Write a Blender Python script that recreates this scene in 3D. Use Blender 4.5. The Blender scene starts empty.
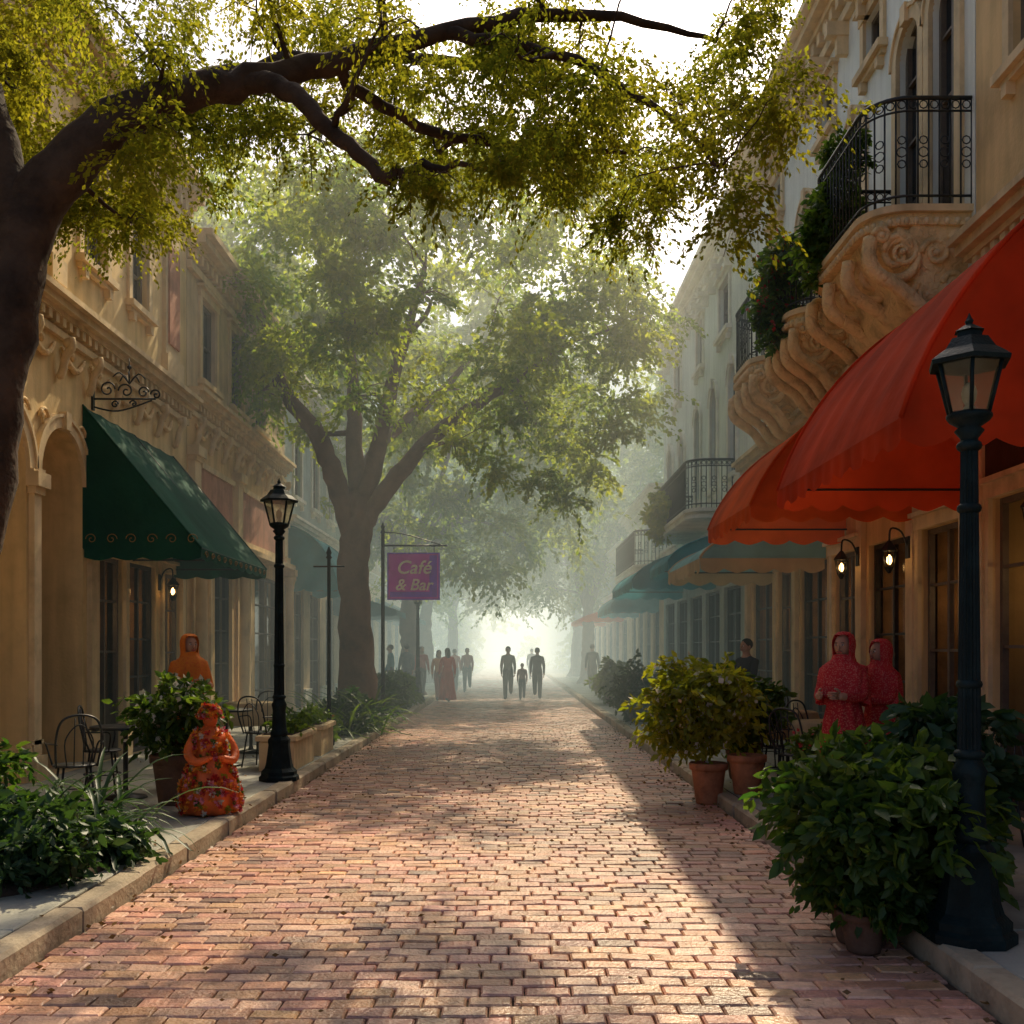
import bpy, math, random
import numpy as np
from mathutils import Vector, Matrix
random.seed(7); rng=np.random.default_rng(11)
sc=bpy.context.scene
COL=sc.collection
R=math.radians
# ---------------------------------------------------------------- materials
def nt(name):
    m=bpy.data.materials.new(name); m.use_nodes=True
    t=m.node_tree; t.nodes.clear()
    o=t.nodes.new('ShaderNodeOutputMaterial')
    return m,t,o
def c4(c,k=1.0): return (min(c[0]*k,1),min(c[1]*k,1),min(c[2]*k,1),1)
def stucco(name,col,rough=.85,scale=1.2,lo=.72,hi=1.12,bump=.25,fine=28,dirt=None,metal=0,spec=.3,attr=None,stain=0):
    m,t,o=nt(name); N=t.nodes.new; L=t.links.new
    b=N('ShaderNodeBsdfPrincipled'); L(b.outputs[0],o.inputs[0])
    tc=N('ShaderNodeTexCoord')
    n1=N('ShaderNodeTexNoise'); n1.inputs['Scale'].default_value=scale; n1.inputs['Detail'].default_value=5; n1.inputs['Roughness'].default_value=.65
    L(tc.outputs['Object'],n1.inputs['Vector'])
    cr=N('ShaderNodeValToRGB'); L(n1.outputs['Fac'],cr.inputs[0])
    cr.color_ramp.elements[0].position=.3; cr.color_ramp.elements[1].position=.7
    cr.color_ramp.elements[0].color=c4(dirt) if dirt else c4(col,lo)
    cr.color_ramp.elements[1].color=c4(col,hi)
    e=cr.color_ramp.elements.new(.5); e.color=c4(col)
    last=cr.outputs[0]
    if stain:
        mp=N('ShaderNodeMapping'); mp.inputs['Scale'].default_value=(5,5,.45); L(tc.outputs['Object'],mp.inputs['Vector'])
        n3=N('ShaderNodeTexNoise'); n3.inputs['Scale'].default_value=1; n3.inputs['Detail'].default_value=4; L(mp.outputs[0],n3.inputs['Vector'])
        c3=N('ShaderNodeValToRGB'); c3.color_ramp.elements[0].position=.35; c3.color_ramp.elements[0].color=(1-stain,1-stain,1-stain*1.1,1); c3.color_ramp.elements[1].position=.58; c3.color_ramp.elements[1].color=(1,1,1,1); L(n3.outputs['Fac'],c3.inputs[0])
        mx=N('ShaderNodeMix'); mx.data_type='RGBA'; mx.blend_type='MULTIPLY'; mx.inputs[0].default_value=1; L(last,mx.inputs[6]); L(c3.outputs[0],mx.inputs[7]); last=mx.outputs[2]
    if attr:
        at=N('ShaderNodeAttribute'); at.attribute_name=attr
        mx=N('ShaderNodeMix'); mx.data_type='RGBA'; mx.blend_type='MULTIPLY'; mx.inputs[0].default_value=1
        L(last,mx.inputs[6]); L(at.outputs['Color'],mx.inputs[7]); last=mx.outputs[2]
    L(last,b.inputs['Base Color'])
    b.inputs['Roughness'].default_value=rough; b.inputs['Metallic'].default_value=metal
    b.inputs['Specular IOR Level'].default_value=spec
    if bump>0:
        n2=N('ShaderNodeTexNoise'); n2.inputs['Scale'].default_value=fine; n2.inputs['Detail'].default_value=3
        L(tc.outputs['Object'],n2.inputs['Vector'])
        bp=N('ShaderNodeBump'); bp.inputs['Strength'].default_value=bump; bp.inputs['Distance'].default_value=.02
        L(n2.outputs['Fac'],bp.inputs['Height']); L(bp.outputs[0],b.inputs['Normal'])
    return m
def leafmat(name,a,b_,trans=.45,gloss=True,tm=(3.4,3.1,1.0)):
    m,t,o=nt(name); N=t.nodes.new; L=t.links.new
    at=N('ShaderNodeAttribute'); at.attribute_name='rnd'
    cr=N('ShaderNodeValToRGB'); L(at.outputs['Fac'],cr.inputs[0])
    cr.color_ramp.elements[0].color=c4(a); cr.color_ramp.elements[1].color=c4(b_)
    if gloss:
        d=N('ShaderNodeBsdfPrincipled'); d.inputs['Roughness'].default_value=.45; d.inputs['Specular IOR Level'].default_value=.35
    else: d=N('ShaderNodeBsdfDiffuse')
    L(cr.outputs[0],d.inputs[0])
    tr=N('ShaderNodeBsdfTranslucent')
    hs=N('ShaderNodeMix'); hs.data_type='RGBA'; hs.blend_type='MULTIPLY'; hs.inputs[0].default_value=1
    hs.inputs[7].default_value=(*tm,1); L(cr.outputs[0],hs.inputs[6]); L(hs.outputs[2],tr.inputs[0])
    mx=N('ShaderNodeMixShader'); mx.inputs[0].default_value=trans
    L(d.outputs[0],mx.inputs[1]); L(tr.outputs[0],mx.inputs[2]); L(mx.outputs[0],o.inputs[0])
    return m
def cloth(name,col,trans=.35,col2=None,pat=0):
    m,t,o=nt(name); N=t.nodes.new; L=t.links.new
    tc=N('ShaderNodeTexCoord'); n1=N('ShaderNodeTexNoise'); n1.inputs['Scale'].default_value=1.6; n1.inputs['Detail'].default_value=5
    L(tc.outputs['Object'],n1.inputs['Vector'])
    cr=N('ShaderNodeValToRGB'); L(n1.outputs['Fac'],cr.inputs[0])
    cr.color_ramp.elements[0].position=.32; cr.color_ramp.elements[1].position=.68
    cr.color_ramp.elements[0].color=c4(col,.72); cr.color_ramp.elements[1].color=c4(col,1.12)
    last=cr.outputs[0]
    if pat:
        vo=N('ShaderNodeTexVoronoi'); vo.inputs['Scale'].default_value=pat; L(tc.outputs['Object'],vo.inputs['Vector'])
        c2=N('ShaderNodeValToRGB'); c2.color_ramp.elements[0].position=.22; c2.color_ramp.elements[0].color=(.7,.7,.7,1)
        c2.color_ramp.elements[1].position=.5; c2.color_ramp.elements[1].color=(0,0,0,1); L(vo.outputs['Distance'],c2.inputs[0])
        mx=N('ShaderNodeMix'); mx.data_type='RGBA'; L(c2.outputs[0],mx.inputs[0]); L(last,mx.inputs[6])
        mx.inputs[7].default_value=c4(col2)
        last=mx.outputs[2]
    d=N('ShaderNodeBsdfPrincipled'); d.inputs['Roughness'].default_value=.8; d.inputs['Specular IOR Level'].default_value=.2
    L(last,d.inputs['Base Color'])
    w=N('ShaderNodeTexNoise'); w.inputs['Scale'].default_value=9; L(tc.outputs['Object'],w.inputs['Vector'])
    bp=N('ShaderNodeBump'); bp.inputs['Strength'].default_value=.35; bp.inputs['Distance'].default_value=.03; L(w.outputs['Fac'],bp.inputs['Height']); L(bp.outputs[0],d.inputs['Normal'])
    tr=N('ShaderNodeBsdfTranslucent'); L(last,tr.inputs[0])
    mx=N('ShaderNodeMixShader'); mx.inputs[0].default_value=trans
    L(d.outputs[0],mx.inputs[1]); L(tr.outputs[0],mx.inputs[2]); L(mx.outputs[0],o.inputs[0])
    return m
def emis(name,col,s):
    m,t,o=nt(name); e=t.nodes.new('ShaderNodeEmission'); e.inputs[0].default_value=c4(col); e.inputs[1].default_value=s
    t.links.new(e.outputs[0],o.inputs[0]); return m
def carved(name,col):
    m=stucco(name,col,.8,3.5,.6,1.12,.3,30)
    t=m.node_tree; N=t.nodes.new; L=t.links.new
    b=[n for n in t.nodes if n.type=='BSDF_PRINCIPLED'][0]; tc=[n for n in t.nodes if n.type=='TEX_COORD'][0]
    nz=N('ShaderNodeTexNoise'); nz.inputs['Scale'].default_value=11; nz.inputs['Distortion'].default_value=1.4; nz.inputs['Detail'].default_value=2; L(tc.outputs['Object'],nz.inputs['Vector'])
    bp=N('ShaderNodeBump'); bp.inputs['Strength'].default_value=.8; bp.inputs['Distance'].default_value=.045; L(nz.outputs['Fac'],bp.inputs['Height'])
    old=[n for n in t.nodes if n.type=='BUMP' and n!=bp][0]; L(old.outputs[0],bp.inputs['Normal']); L(bp.outputs[0],b.inputs['Normal'])
    return m
M={}
M['cream']=stucco('cream_stucco',(.82,.60,.30),scale=.9,lo=.76,stain=.2)
M['creamtrim']=stucco('cream_trim',(.80,.61,.36),scale=2,lo=.7,stain=.15)
M['ochre']=stucco('ochre_stucco',(.78,.54,.26),scale=1.1,lo=.74,stain=.2)
M['tan']=stucco('tan_stucco',(.70,.53,.33),scale=1.3,lo=.72,stain=.2)
M['white']=stucco('white_stucco',(.86,.88,.80),scale=.7,lo=.86,stain=.12)
M['whitetrim']=stucco('white_trim',(.86,.82,.70),scale=2,lo=.78)
M['bluegray']=stucco('bluegray_stucco',(.45,.52,.49),scale=.8,stain=.15)
M['pink']=stucco('pink_panel',(.56,.27,.18),scale=3,stain=.2)
M['inter']=stucco('arcade_plaster',(.78,.52,.22),scale=1.5)
M['stone']=carved('carved_stone',(.84,.60,.31))
M['roof']=stucco('roof_tile',(.22,.13,.09))
M['glass']=stucco('window_glass',(.02,.025,.028),.08,.8,.3,2.2,.02,3,spec=.6)
m_,t_,o_=nt('shop_glass'); g1=t_.nodes.new('ShaderNodeBsdfTransparent'); g1.inputs[0].default_value=(.85,.88,.84,1)
g2=t_.nodes.new('ShaderNodeBsdfPrincipled'); g2.inputs[0].default_value=(.02,.025,.028,1); g2.inputs['Roughness'].default_value=.07
g3=t_.nodes.new('ShaderNodeMixShader'); g3.inputs[0].default_value=.35; t_.links.new(g1.outputs[0],g3.inputs[1]); t_.links.new(g2.outputs[0],g3.inputs[2]); t_.links.new(g3.outputs[0],o_.inputs[0]); M['sglass']=m_
M['dint']=stucco('shop_interior',(.30,.16,.07),.7,2.5,.5,1.4)
M['wood']=stucco('dark_wood',(.045,.035,.028),.5,5,.6,1.4,.2,40)
M['frame']=stucco('window_frame',(.16,.13,.10),.5,5)
M['iron']=stucco('wrought_iron',(.018,.022,.022),.45,8,.6,1.6,0,60,spec=.5)
M['lampgreen']=stucco('lamp_iron',(.007,.017,.018),.55,6,.6,1.8,.25,60,spec=.18)
M['terra']=stucco('terracotta',(.38,.15,.07),.8,6,.6,1.3,.3,30)
M['clay']=stucco('dark_clay',(.13,.075,.05),.8,6,.6,1.3,.3,30)
M['concrete']=stucco('sidewalk_concrete',(.38,.37,.31),.65,1.5,.62,1.2,.35,40,attr='tint')
M['kerb']=stucco('kerb_stone',(.44,.36,.26),.8,3,.55,1.15,.5,25,attr='tint')
M['brick']=stucco('paving_brick',(.56,.30,.195),.36,9,.65,1.25,.6,45,attr='tint',spec=.7)
M['sand']=stucco('joint_sand',(.085,.055,.038),.95,5)
M['soil']=stucco('soil',(.06,.04,.028),.95,5,bump=.8)
M['ground']=stucco('earth',(.12,.11,.08),.95,.3)
M['bark']=stucco('bark',(.06,.036,.022),.9,3,.4,1.5,1.0,14)
M['barkm']=stucco('bark_brown',(.14,.075,.042),.9,2,.5,1.4,1.0,8)
M['leafn']=leafmat('oak_leaf',(.045,.068,.014),(.15,.15,.024),.54,False,(3.9,3.5,1.2))
M['leafm']=leafmat('oak_leaf_mid',(.05,.10,.02),(.16,.18,.03),.58,False,(4.6,4.2,1.2))
M['leafd']=leafmat('shrub_dark',(.014,.045,.02),(.04,.085,.032),.25)
M['leafg']=leafmat('shrub_green',(.02,.065,.018),(.09,.14,.028),.4)
M['leafy']=leafmat('shrub_yellow',(.07,.12,.015),(.26,.26,.03),.4)
M['leafr']=leafmat('flower_red',(.35,.02,.02),(.55,.06,.05),.3,tm=(1.3,1,1))
M['leafo']=leafmat('flower_orange',(.7,.13,.02),(.8,.36,.04),.2,tm=(1,1,1))
M['leafw']=leafmat('flower_white',(.55,.5,.4),(.65,.6,.5),.2,tm=(1,1,1))
M['leafb']=leafmat('dry_leaf',(.12,.06,.02),(.25,.14,.04),.2,tm=(1,1,1))
M['red']=cloth('awning_red',(.80,.085,.022),.55)
M['red2']=cloth('awning_orange_red',(.85,.15,.03),.55)
M['green']=cloth('awning_green',(.010,.085,.055),.12)
M['teal']=cloth('awning_teal',(.06,.38,.46),.35)
M['palet']=cloth('awning_pale_teal',(.34,.62,.62),.4)
M['dgreen']=cloth('awning_dark_teal',(.04,.20,.23),.15)
M['creamc']=cloth('cream_cloth',(.68,.52,.30),.3)
M['gold']=stucco('gilt_scroll',(.35,.2,.06),.5,6,bump=0)
M['purple']=stucco('sign_purple',(.30,.11,.75),.5,3,bump=0)
M['magenta']=stucco('sign_magenta',(.66,.09,.62),.5,3,bump=0)
M['lett']=stucco('sign_letters',(.88,.78,.7),.5,3,bump=0)
M['amber']=emis('lit_bulb',(1,.55,.18),9)
M['pend']=emis('pendant_glow',(1,.60,.25),14)
M['bulb']=stucco('lamp_bulb',(.75,.66,.48),.3,5)
# ---------------------------------------------------------------- mesh builder
def par(name,loc=(0,0,0)):
    e=bpy.data.objects.new(name,None); e.location=loc; COL.objects.link(e); return e
class MB:
    def __init__(s): s.v=[]; s.f=[]; s.m=[]; s.s=[]; s.mats=[]; s.tint=[]; s.ct=1
    def add(s,vs,fs,mat,smooth=False):
        if mat not in s.mats: s.mats.append(mat)
        k=s.mats.index(mat); o=len(s.v); s.v.extend([tuple(a) for a in vs])
        for f in fs: s.f.append(tuple(i+o for i in f)); s.m.append(k); s.s.append(smooth); s.tint.append(s.ct)
    def box(s,x0,x1,y0,y1,z0,z1,mat):
        if x0>x1:x0,x1=x1,x0
        s.add([(x0,y0,z0),(x1,y0,z0),(x1,y1,z0),(x0,y1,z0),(x0,y0,z1),(x1,y0,z1),(x1,y1,z1),(x0,y1,z1)],
          [(0,3,2,1),(4,5,6,7),(0,1,5,4),(1,2,6,5),(2,3,7,6),(3,0,4,7)],mat)
    def cbox(s,x0,x1,y0,y1,z0,z1,b,mat,tilt=(0,0),bottom=False):
        dz=lambda x,y:tilt[0]*(x-(x0+x1)/2)+tilt[1]*(y-(y0+y1)/2)
        lo=[(x0,y0,z0),(x1,y0,z0),(x1,y1,z0),(x0,y1,z0)]
        mid=[(x,y,z1-b+dz(x,y)) for x,y,_ in lo]
        top=[(x,y,z1+dz(x,y)) for x,y in [(x0+b,y0+b),(x1-b,y0+b),(x1-b,y1-b),(x0+b,y1-b)]]
        fs=[(8,9,10,11)]
        for i in range(4):
            j=(i+1)%4; fs+= [(i,j,4+j,4+i),(4+i,4+j,8+j,8+i)]
        s.add(lo+mid+top,fs,mat)
    def tube(s,pts,rad,mat,n=8,caps=True,closed=False):
        P=[Vector(p) for p in pts]; k=len(P)
        if not hasattr(rad,'__len__'): rad=[rad]*k
        T=[]
        for i in range(k):
            a=P[(i-1)%k] if closed else P[max(i-1,0)]; b=P[(i+1)%k] if closed else P[min(i+1,k-1)]
            d=(b-a); T.append(d.normalized() if d.length>1e-9 else Vector((0,0,1)))
        ref=Vector((0,0,1)) if abs(T[0].z)<.9 else Vector((1,0,0))
        nrm=(ref-T[0]*ref.dot(T[0])).normalized(); vs=[]
        for i in range(k):
            nrm=(nrm-T[i]*nrm.dot(T[i]))
            if nrm.length<1e-6: nrm=T[i].orthogonal()
            nrm.normalize(); b=T[i].cross(nrm)
            for j in range(n):
                a=2*math.pi*j/n; vs.append(P[i]+(nrm*math.cos(a)+b*math.sin(a))*rad[i])
        fs=[]
        for i in range(k if closed else k-1):
            i2=(i+1)%k
            for j in range(n):
                fs.append((i*n+j,i*n+(j+1)%n,i2*n+(j+1)%n,i2*n+j))
        if caps and not closed: fs.append(tuple(range(n))[::-1]); fs.append(tuple((k-1)*n+j for j in range(n)))
        s.add(vs,fs,mat,True)
    def lathe(s,c,prof,mat,n=16,rot=0,smooth=True,fold=0,nf=9,sx=1,sy=1):
        vs=[];k=len(prof)
        for i,(r,z) in enumerate(prof):
            for j in range(n):
                a=2*math.pi*j/n+rot; rr=r*(1+fold*(1-i/max(k-1,1))*math.sin(a*nf+i*.15)) if fold else r
                vs.append((c[0]+rr*math.cos(a)*sx,c[1]+rr*math.sin(a)*sy,c[2]+z))
        fs=[(i*n+j,i*n+(j+1)%n,(i+1)*n+(j+1)%n,(i+1)*n+j) for i in range(k-1) for j in range(n)]
        fs.append(tuple(range(n))[::-1]); fs.append(tuple((k-1)*n+j for j in range(n)))
        s.add(vs,fs,mat,smooth)
    def ell(s,c,r,mat,n=12,k=8):
        vs=[]
        for i in range(k+1):
            t=-math.pi/2+math.pi*i/k
            for j in range(n):
                a=2*math.pi*j/n; vs.append((c[0]+r[0]*math.cos(t)*math.cos(a),c[1]+r[1]*math.cos(t)*math.sin(a),c[2]+r[2]*math.sin(t)))
        fs=[(i*n+j,i*n+(j+1)%n,(i+1)*n+(j+1)%n,(i+1)*n+j) for i in range(k) for j in range(n)]
        s.add(vs,fs,mat,True)
    def obj(s,name,parent=None,tint=False,loc=None,rot=0):
        me=bpy.data.meshes.new(name); me.from_pydata(s.v,[],s.f)
        for m in s.mats: me.materials.append(m)
        me.polygons.foreach_set('material_index',s.m); me.polygons.foreach_set('use_smooth',s.s)
        if tint:
            a=me.attributes.new('tint','FLOAT_COLOR','FACE')
            arr=np.ones((len(s.f),4),dtype=np.float32)
            for i,t in enumerate(s.tint): arr[i,:3]=t
            a.data.foreach_set('color',arr.ravel())
        me.update()
        o=bpy.data.objects.new(name,me); COL.objects.link(o)
        if parent: o.parent=parent
        if loc: o.location=loc
        o.rotation_euler[2]=rot
        return o
# ---------------------------------------------------------------- foliage
def leaf_obj(name,pts,dirs,size,mat,parent=None,width=.5,detail=False,jit=.35):
    pts=np.asarray(pts,float); dirs=np.asarray(dirs,float)
    n=len(pts); d=dirs+rng.normal(0,.45,(n,3)); d/=np.linalg.norm(d,axis=1)[:,None]+1e-9
    r=rng.normal(0,1,(n,3)); s=np.cross(d,r); s/=np.linalg.norm(s,axis=1)[:,None]+1e-9
    u=np.cross(s,d)
    L=(size*(1+rng.uniform(-jit,jit,n)))[:,None]; W=L*width*.5
    if not detail:
        V=np.stack([pts,pts+d*L*.5+s*W+u*L*.08,pts+d*L,pts+d*L*.5-s*W+u*L*.08],1).reshape(-1,3)
        F=np.arange(n*4,dtype=np.int32); nf=n; per=1
    else:
        V=np.stack([pts,pts+d*L*.35+s*W+u*L*.07,pts+d*L*.72+s*W*.7+u*L*.04,pts+d*L-u*L*.1,pts+d*L*.72-s*W*.7+u*L*.04,pts+d*L*.35-s*W+u*L*.07,
                    pts+d*L*.4-u*L*.02,],1).reshape(-1,3)
        b=np.arange(n)[:,None]*7
        F=np.concatenate([b+np.array([[0,1,6,5]]),b+np.array([[1,2,3,6]]),b+np.array([[6,3,4,5]])],1).astype(np.int32).ravel(); nf=n*3; per=3
    me=bpy.data.meshes.new(name); me.vertices.add(len(V)); me.vertices.foreach_set('co',V.astype(np.float32).ravel())
    me.loops.add(len(F)); me.loops.foreach_set('vertex_index',F)
    me.polygons.add(nf); me.polygons.foreach_set('loop_start',(np.arange(nf)*4).astype(np.int32))
    me.materials.append(mat); me.update(calc_edges=True)
    cl_=.5+.28*np.sin(pts[:,0]*2.3+pts[:,2]*1.7)+.22*np.sin(pts[:,1]*2.9-pts[:,2]*2.1+pts[:,0])
    tone=np.clip(.55*rng.random(n)+.5*cl_-.02,0,1)
    a=me.attributes.new('rnd','FLOAT','FACE'); a.data.foreach_set('value',np.repeat(tone,per).astype(np.float32))
    o=bpy.data.objects.new(name,me); COL.objects.link(o)
    if parent: o.parent=parent
    return o
def sprigs(cl,ns,nl,droop=.5,flat=.8):
    P=[];D=[]
    for (x,y,z,r) in cl:
        st=np.array([x,y,z])+rng.normal(0,.33*r,(ns,3))*np.array([1,1,flat])
        di=rng.normal(0,1,(ns,3))*np.array([1,1,.5]); di/=np.linalg.norm(di,axis=1)[:,None]
        ln=r*rng.uniform(.5,1.25,ns)
        t=np.linspace(.05,1,nl)[None,:,None]
        path=st[:,None,:]+di[:,None,:]*ln[:,None,None]*t
        path=path-np.array([0,0,1.])*droop*(t**2)*ln[:,None,None]
        path=path+rng.normal(0,.035*r+.008,path.shape)
        tg=di[:,None,:]*np.ones_like(t)-np.array([0,0,1.])*droop*2*t
        P.append(path.reshape(-1,3)); D.append(tg.reshape(-1,3))
    return np.concatenate(P),np.concatenate(D)
def smooth(pts,k=5,jit=0):
    out=[]; n=len(pts); P=[np.array(p,float) for p in pts]
    for i in range(n-1):
        p0=P[max(i-1,0)];p1=P[i];p2=P[i+1];p3=P[min(i+2,n-1)]
        for j in range(k):
            t=j/k; q=.5*((2*p1)+(-p0+p2)*t+(2*p0-5*p1+4*p2-p3)*t*t+(-p0+3*p1-3*p2+p3)*t**3)
            if jit: q[:3]+=rng.normal(0,jit,3)*min(1,i+j)
            out.append(q)
    out.append(P[-1]); return out
def tree(name,limbs,cl,ns,nl,size,lmat,bmat,droop=.5,flare=True,jit=.02,twr=.022):
    e=par(name); mb=MB(); samp=[]
    for l in limbs:
        S=smooth(l,6,jit); mb.tube([q[:3] for q in S],[max(q[3],.006)*(1+rng.normal(0,.03)) for q in S],bmat,12)
        samp+= [q for q in S if q[2]>3.2]
    if flare:
        b=limbs[0][0]; 
        for k in range(7):
            a=k*.9+.3; mb.tube([(b[0]+math.cos(a)*b[3]*.4,b[1]+math.sin(a)*b[3]*.4,b[2]+.7),(b[0]+math.cos(a)*b[3]*.85,b[1]+math.sin(a)*b[3]*.85,b[2]+.25),(b[0]+math.cos(a)*b[3]*1.5,b[1]+math.sin(a)*b[3]*1.5,b[2]-.05)],[b[3]*.35,b[3]*.36,b[3]*.25],bmat,8)
    pool=[tuple(q) for q in samp]
    for c in cl:
        A=np.array(pool); dd=np.linalg.norm(A[:,:3]-np.array(c[:3]),axis=1)+.6*np.maximum(0,A[:,2]-c[2]); i=int(dd.argmin()); a=A[i]
        p0=a[:3]; p1=np.array(c[:3]); md=(p0+p1)/2+rng.normal(0,.12*dd[i]**.5+.02,3)+np.array([0,0,.12*dd[i]])
        r0=min(a[3]*.6,twr+.012*dd[i]); T=smooth([(*p0,r0),(*md,r0*.7),(*p1,r0*.3)],4,.01)
        mb.tube([q[:3] for q in T],[q[3] for q in T],bmat,6,caps=False)
        pool+= [tuple(q) for q in T[3:]]
        for k in range(4):
            d=rng.normal(0,1,3); d[2]*=.5; d/=np.linalg.norm(d); d*=c[3]*.9
            mb.tube([p1,p1+d*.5+np.array([0,0,.03]),p1+d-np.array([0,0,droop*.5*c[3]])],[r0*.3,r0*.2,.003],bmat,4,caps=False)
    mb.obj('trunk_and_limbs',e)
    P,D=sprigs(cl,ns,nl,droop)
    leaf_obj('crown_foliage',P,D,size,lmat,e,.55)
    return e
# ---------------------------------------------------------------- world / sun / camera
SA,SE=16,46
w=bpy.data.worlds.new('World'); sc.world=w; w.use_nodes=True
t=w.node_tree; bg=t.nodes['Background']; sk=t.nodes.new('ShaderNodeTexSky'); sk.sky_type='NISHITA'; sk.sun_disc=False
sk.sun_elevation=R(SE); sk.sun_rotation=R(SA); sk.dust_density=6; sk.air_density=.8; t.links.new(sk.outputs[0],bg.inputs[0]); bg.inputs[1].default_value=.15
sd=bpy.data.lights.new('sun','SUN'); sd.energy=5; sd.angle=R(.53); sd.color=(1,.83,.55)
so=bpy.data.objects.new('sun',sd); COL.objects.link(so)
dv=Vector((math.sin(R(SA))*math.cos(R(SE)),math.cos(R(SA))*math.cos(R(SE)),math.sin(R(SE))))
so.rotation_euler=dv.to_track_quat('Z','Y').to_euler(); so.location=(20,40,60)
cd=bpy.data.cameras.new('camera'); cam=bpy.data.objects.new('camera',cd); COL.objects.link(cam); sc.camera=cam
cam.location=(0,0,1.65); cam.rotation_euler=(R(90),0,0); cd.lens=36; cd.sensor_width=36; cd.shift_y=.135; cd.clip_end=2000; cd.clip_start=.05
sc.view_settings.view_transform='Standard'; sc.view_settings.look='None'; sc.view_settings.exposure=0
# ---------------------------------------------------------------- haze (media with self-emission standing in for scattered light)
def haze(name,x0,x1,y0,y1,top,sc_,ab,em,emc):
    mb=MB(); m,t,o=nt(name+'_medium'); N=t.nodes.new; L=t.links.new; sh=[]
    if sc_: v=N('ShaderNodeVolumeScatter'); v.inputs['Density'].default_value=sc_; v.inputs['Anisotropy'].default_value=.4; v.inputs['Color'].default_value=(1,.98,.92,1); sh.append(v)
    if ab: v=N('ShaderNodeVolumeAbsorption'); v.inputs['Density'].default_value=ab; v.inputs['Color'].default_value=(0,0,0,1); sh.append(v)
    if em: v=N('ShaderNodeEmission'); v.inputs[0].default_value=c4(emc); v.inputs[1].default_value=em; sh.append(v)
    last=sh[0].outputs[0]
    for s in sh[1:]: a=N('ShaderNodeAddShader'); L(last,a.inputs[0]); L(s.outputs[0],a.inputs[1]); last=a.outputs[0]
    L(last,o.inputs['Volume'])
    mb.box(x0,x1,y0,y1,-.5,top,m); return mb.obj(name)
haze('emissive_morning_haze',-20,20,13,30,14,.016,0,.0028,(.82,1,.86))  # these haze boxes also glow, their emission replacing multiply scattered light
haze('emissive_morning_haze',-40,40,30.01,58,18,0,.022,.0165,(.85,1,.84))
haze('emissive_morning_haze',-60,60,58.01,150,22,0,.035,.029,(.95,1,.84))
haze('added_street_glow',-2.2,2.6,42,140,6,0,0,.026,(1,.90,.72))  # added emission-only box, brightens the far street centre, not lit by the sun
# ---------------------------------------------------------------- ground, road
mb=MB(); mb.add([(-500,-300,-.05),(500,-300,-.05),(500,900,-.05),(-500,900,-.05)],[(0,1,2,3)],M['ground']); mb.obj('ground')
KL,KR=-2.55,2.2
road=par('brick_road')
mb=MB(); mb.add([(KL,-8,-.026),(KR,-8,-.026),(KR,160,-.026),(KL,160,-.026)],[(0,1,2,3)],M['sand']); mb.obj('sand_bed',road)
mb=MB(); y=-2.0; row=0
while y<95:
    h=(.132 if y<45 else .264)*(1+random.gauss(0,.02))
    x=KL+.02-(.11 if row%2 else 0)+random.gauss(0,.015)
    while x<KR-.03:
        wd=.218*(1+random.gauss(0,.035)); x0=max(x,KL+.01); x1=min(x+wd,KR-.01)
        if x1-x0>.05:
            g=.0025+random.random()*.0035; base=random.gauss(1,.15); base*=1+.16*math.sin(x*1.3+y*.4)*math.sin(y*.9)
            q=random.random()
            if q<.09: tn=(base*.58,base*.64,base*.72)
            elif q<.28: tn=(base*1.12,base*1.25,base*1.35)
            else: tn=(base,base*random.uniform(.87,1.08),base*random.uniform(.84,1.12))
            mb.ct=tn; wv=.016*math.sin(x*2.1+1)+.006*math.sin(x*5+y)
            zz=random.gauss(0,.0028)+.007*math.sin(x*1.7+y*.8)*math.cos(y*.5)
            mb.cbox(x0+g,x1-g,y+g+wv,y+h-g+wv,-.045,zz,.009,M['brick'],(random.gauss(0,.018),random.gauss(0,.026)))
        x+=wd
    y+=h; row+=1
mb.obj('paving_bricks',road,tint=True)
def sidewalk(x0,x1,kx,sgn):
    e=par('sidewalk'); mb=MB(); y=-4
    mb.box(x0,x1,-6,120,-.02,.105,M['sand']); 
    while y<100:
        L=1.2
        xs=np.linspace(x0,x1,3)
        for i in range(2):
            b=random.gauss(1,.07); mb.ct=(b,b,b*random.uniform(.95,1.05))
            mb.cbox(xs[i]+.006,xs[i+1]-.006,y+.006,y+L-.006,.08,.12+random.gauss(0,.0015),.008,M['concrete'],(random.gauss(0,.002),random.gauss(0,.002)))
        y+=L
    mb.obj('paving_slabs',e,tint=True)
    mb=MB(); y=-4.3
    a,b=sorted((kx,kx+sgn*.17))
    while y<100:
        L=random.uniform(.85,1.15); t_=random.gauss(1,.1); mb.ct=(t_,t_*.99,t_*.97); q=random.gauss(0,.006)
        mb.cbox(a+q,b+q,y+.006,y+L-.006,-.045,.128+random.gauss(0,.005),.022,M['kerb'],(random.gauss(0,.015),random.gauss(0,.006)))
        y+=L
    mb.obj('kerb_stones',e,tint=True)
sidewalk(-5.6,KL-.175,KL,-1); sidewalk(KR+.175,4.6,KR,1)
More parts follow.
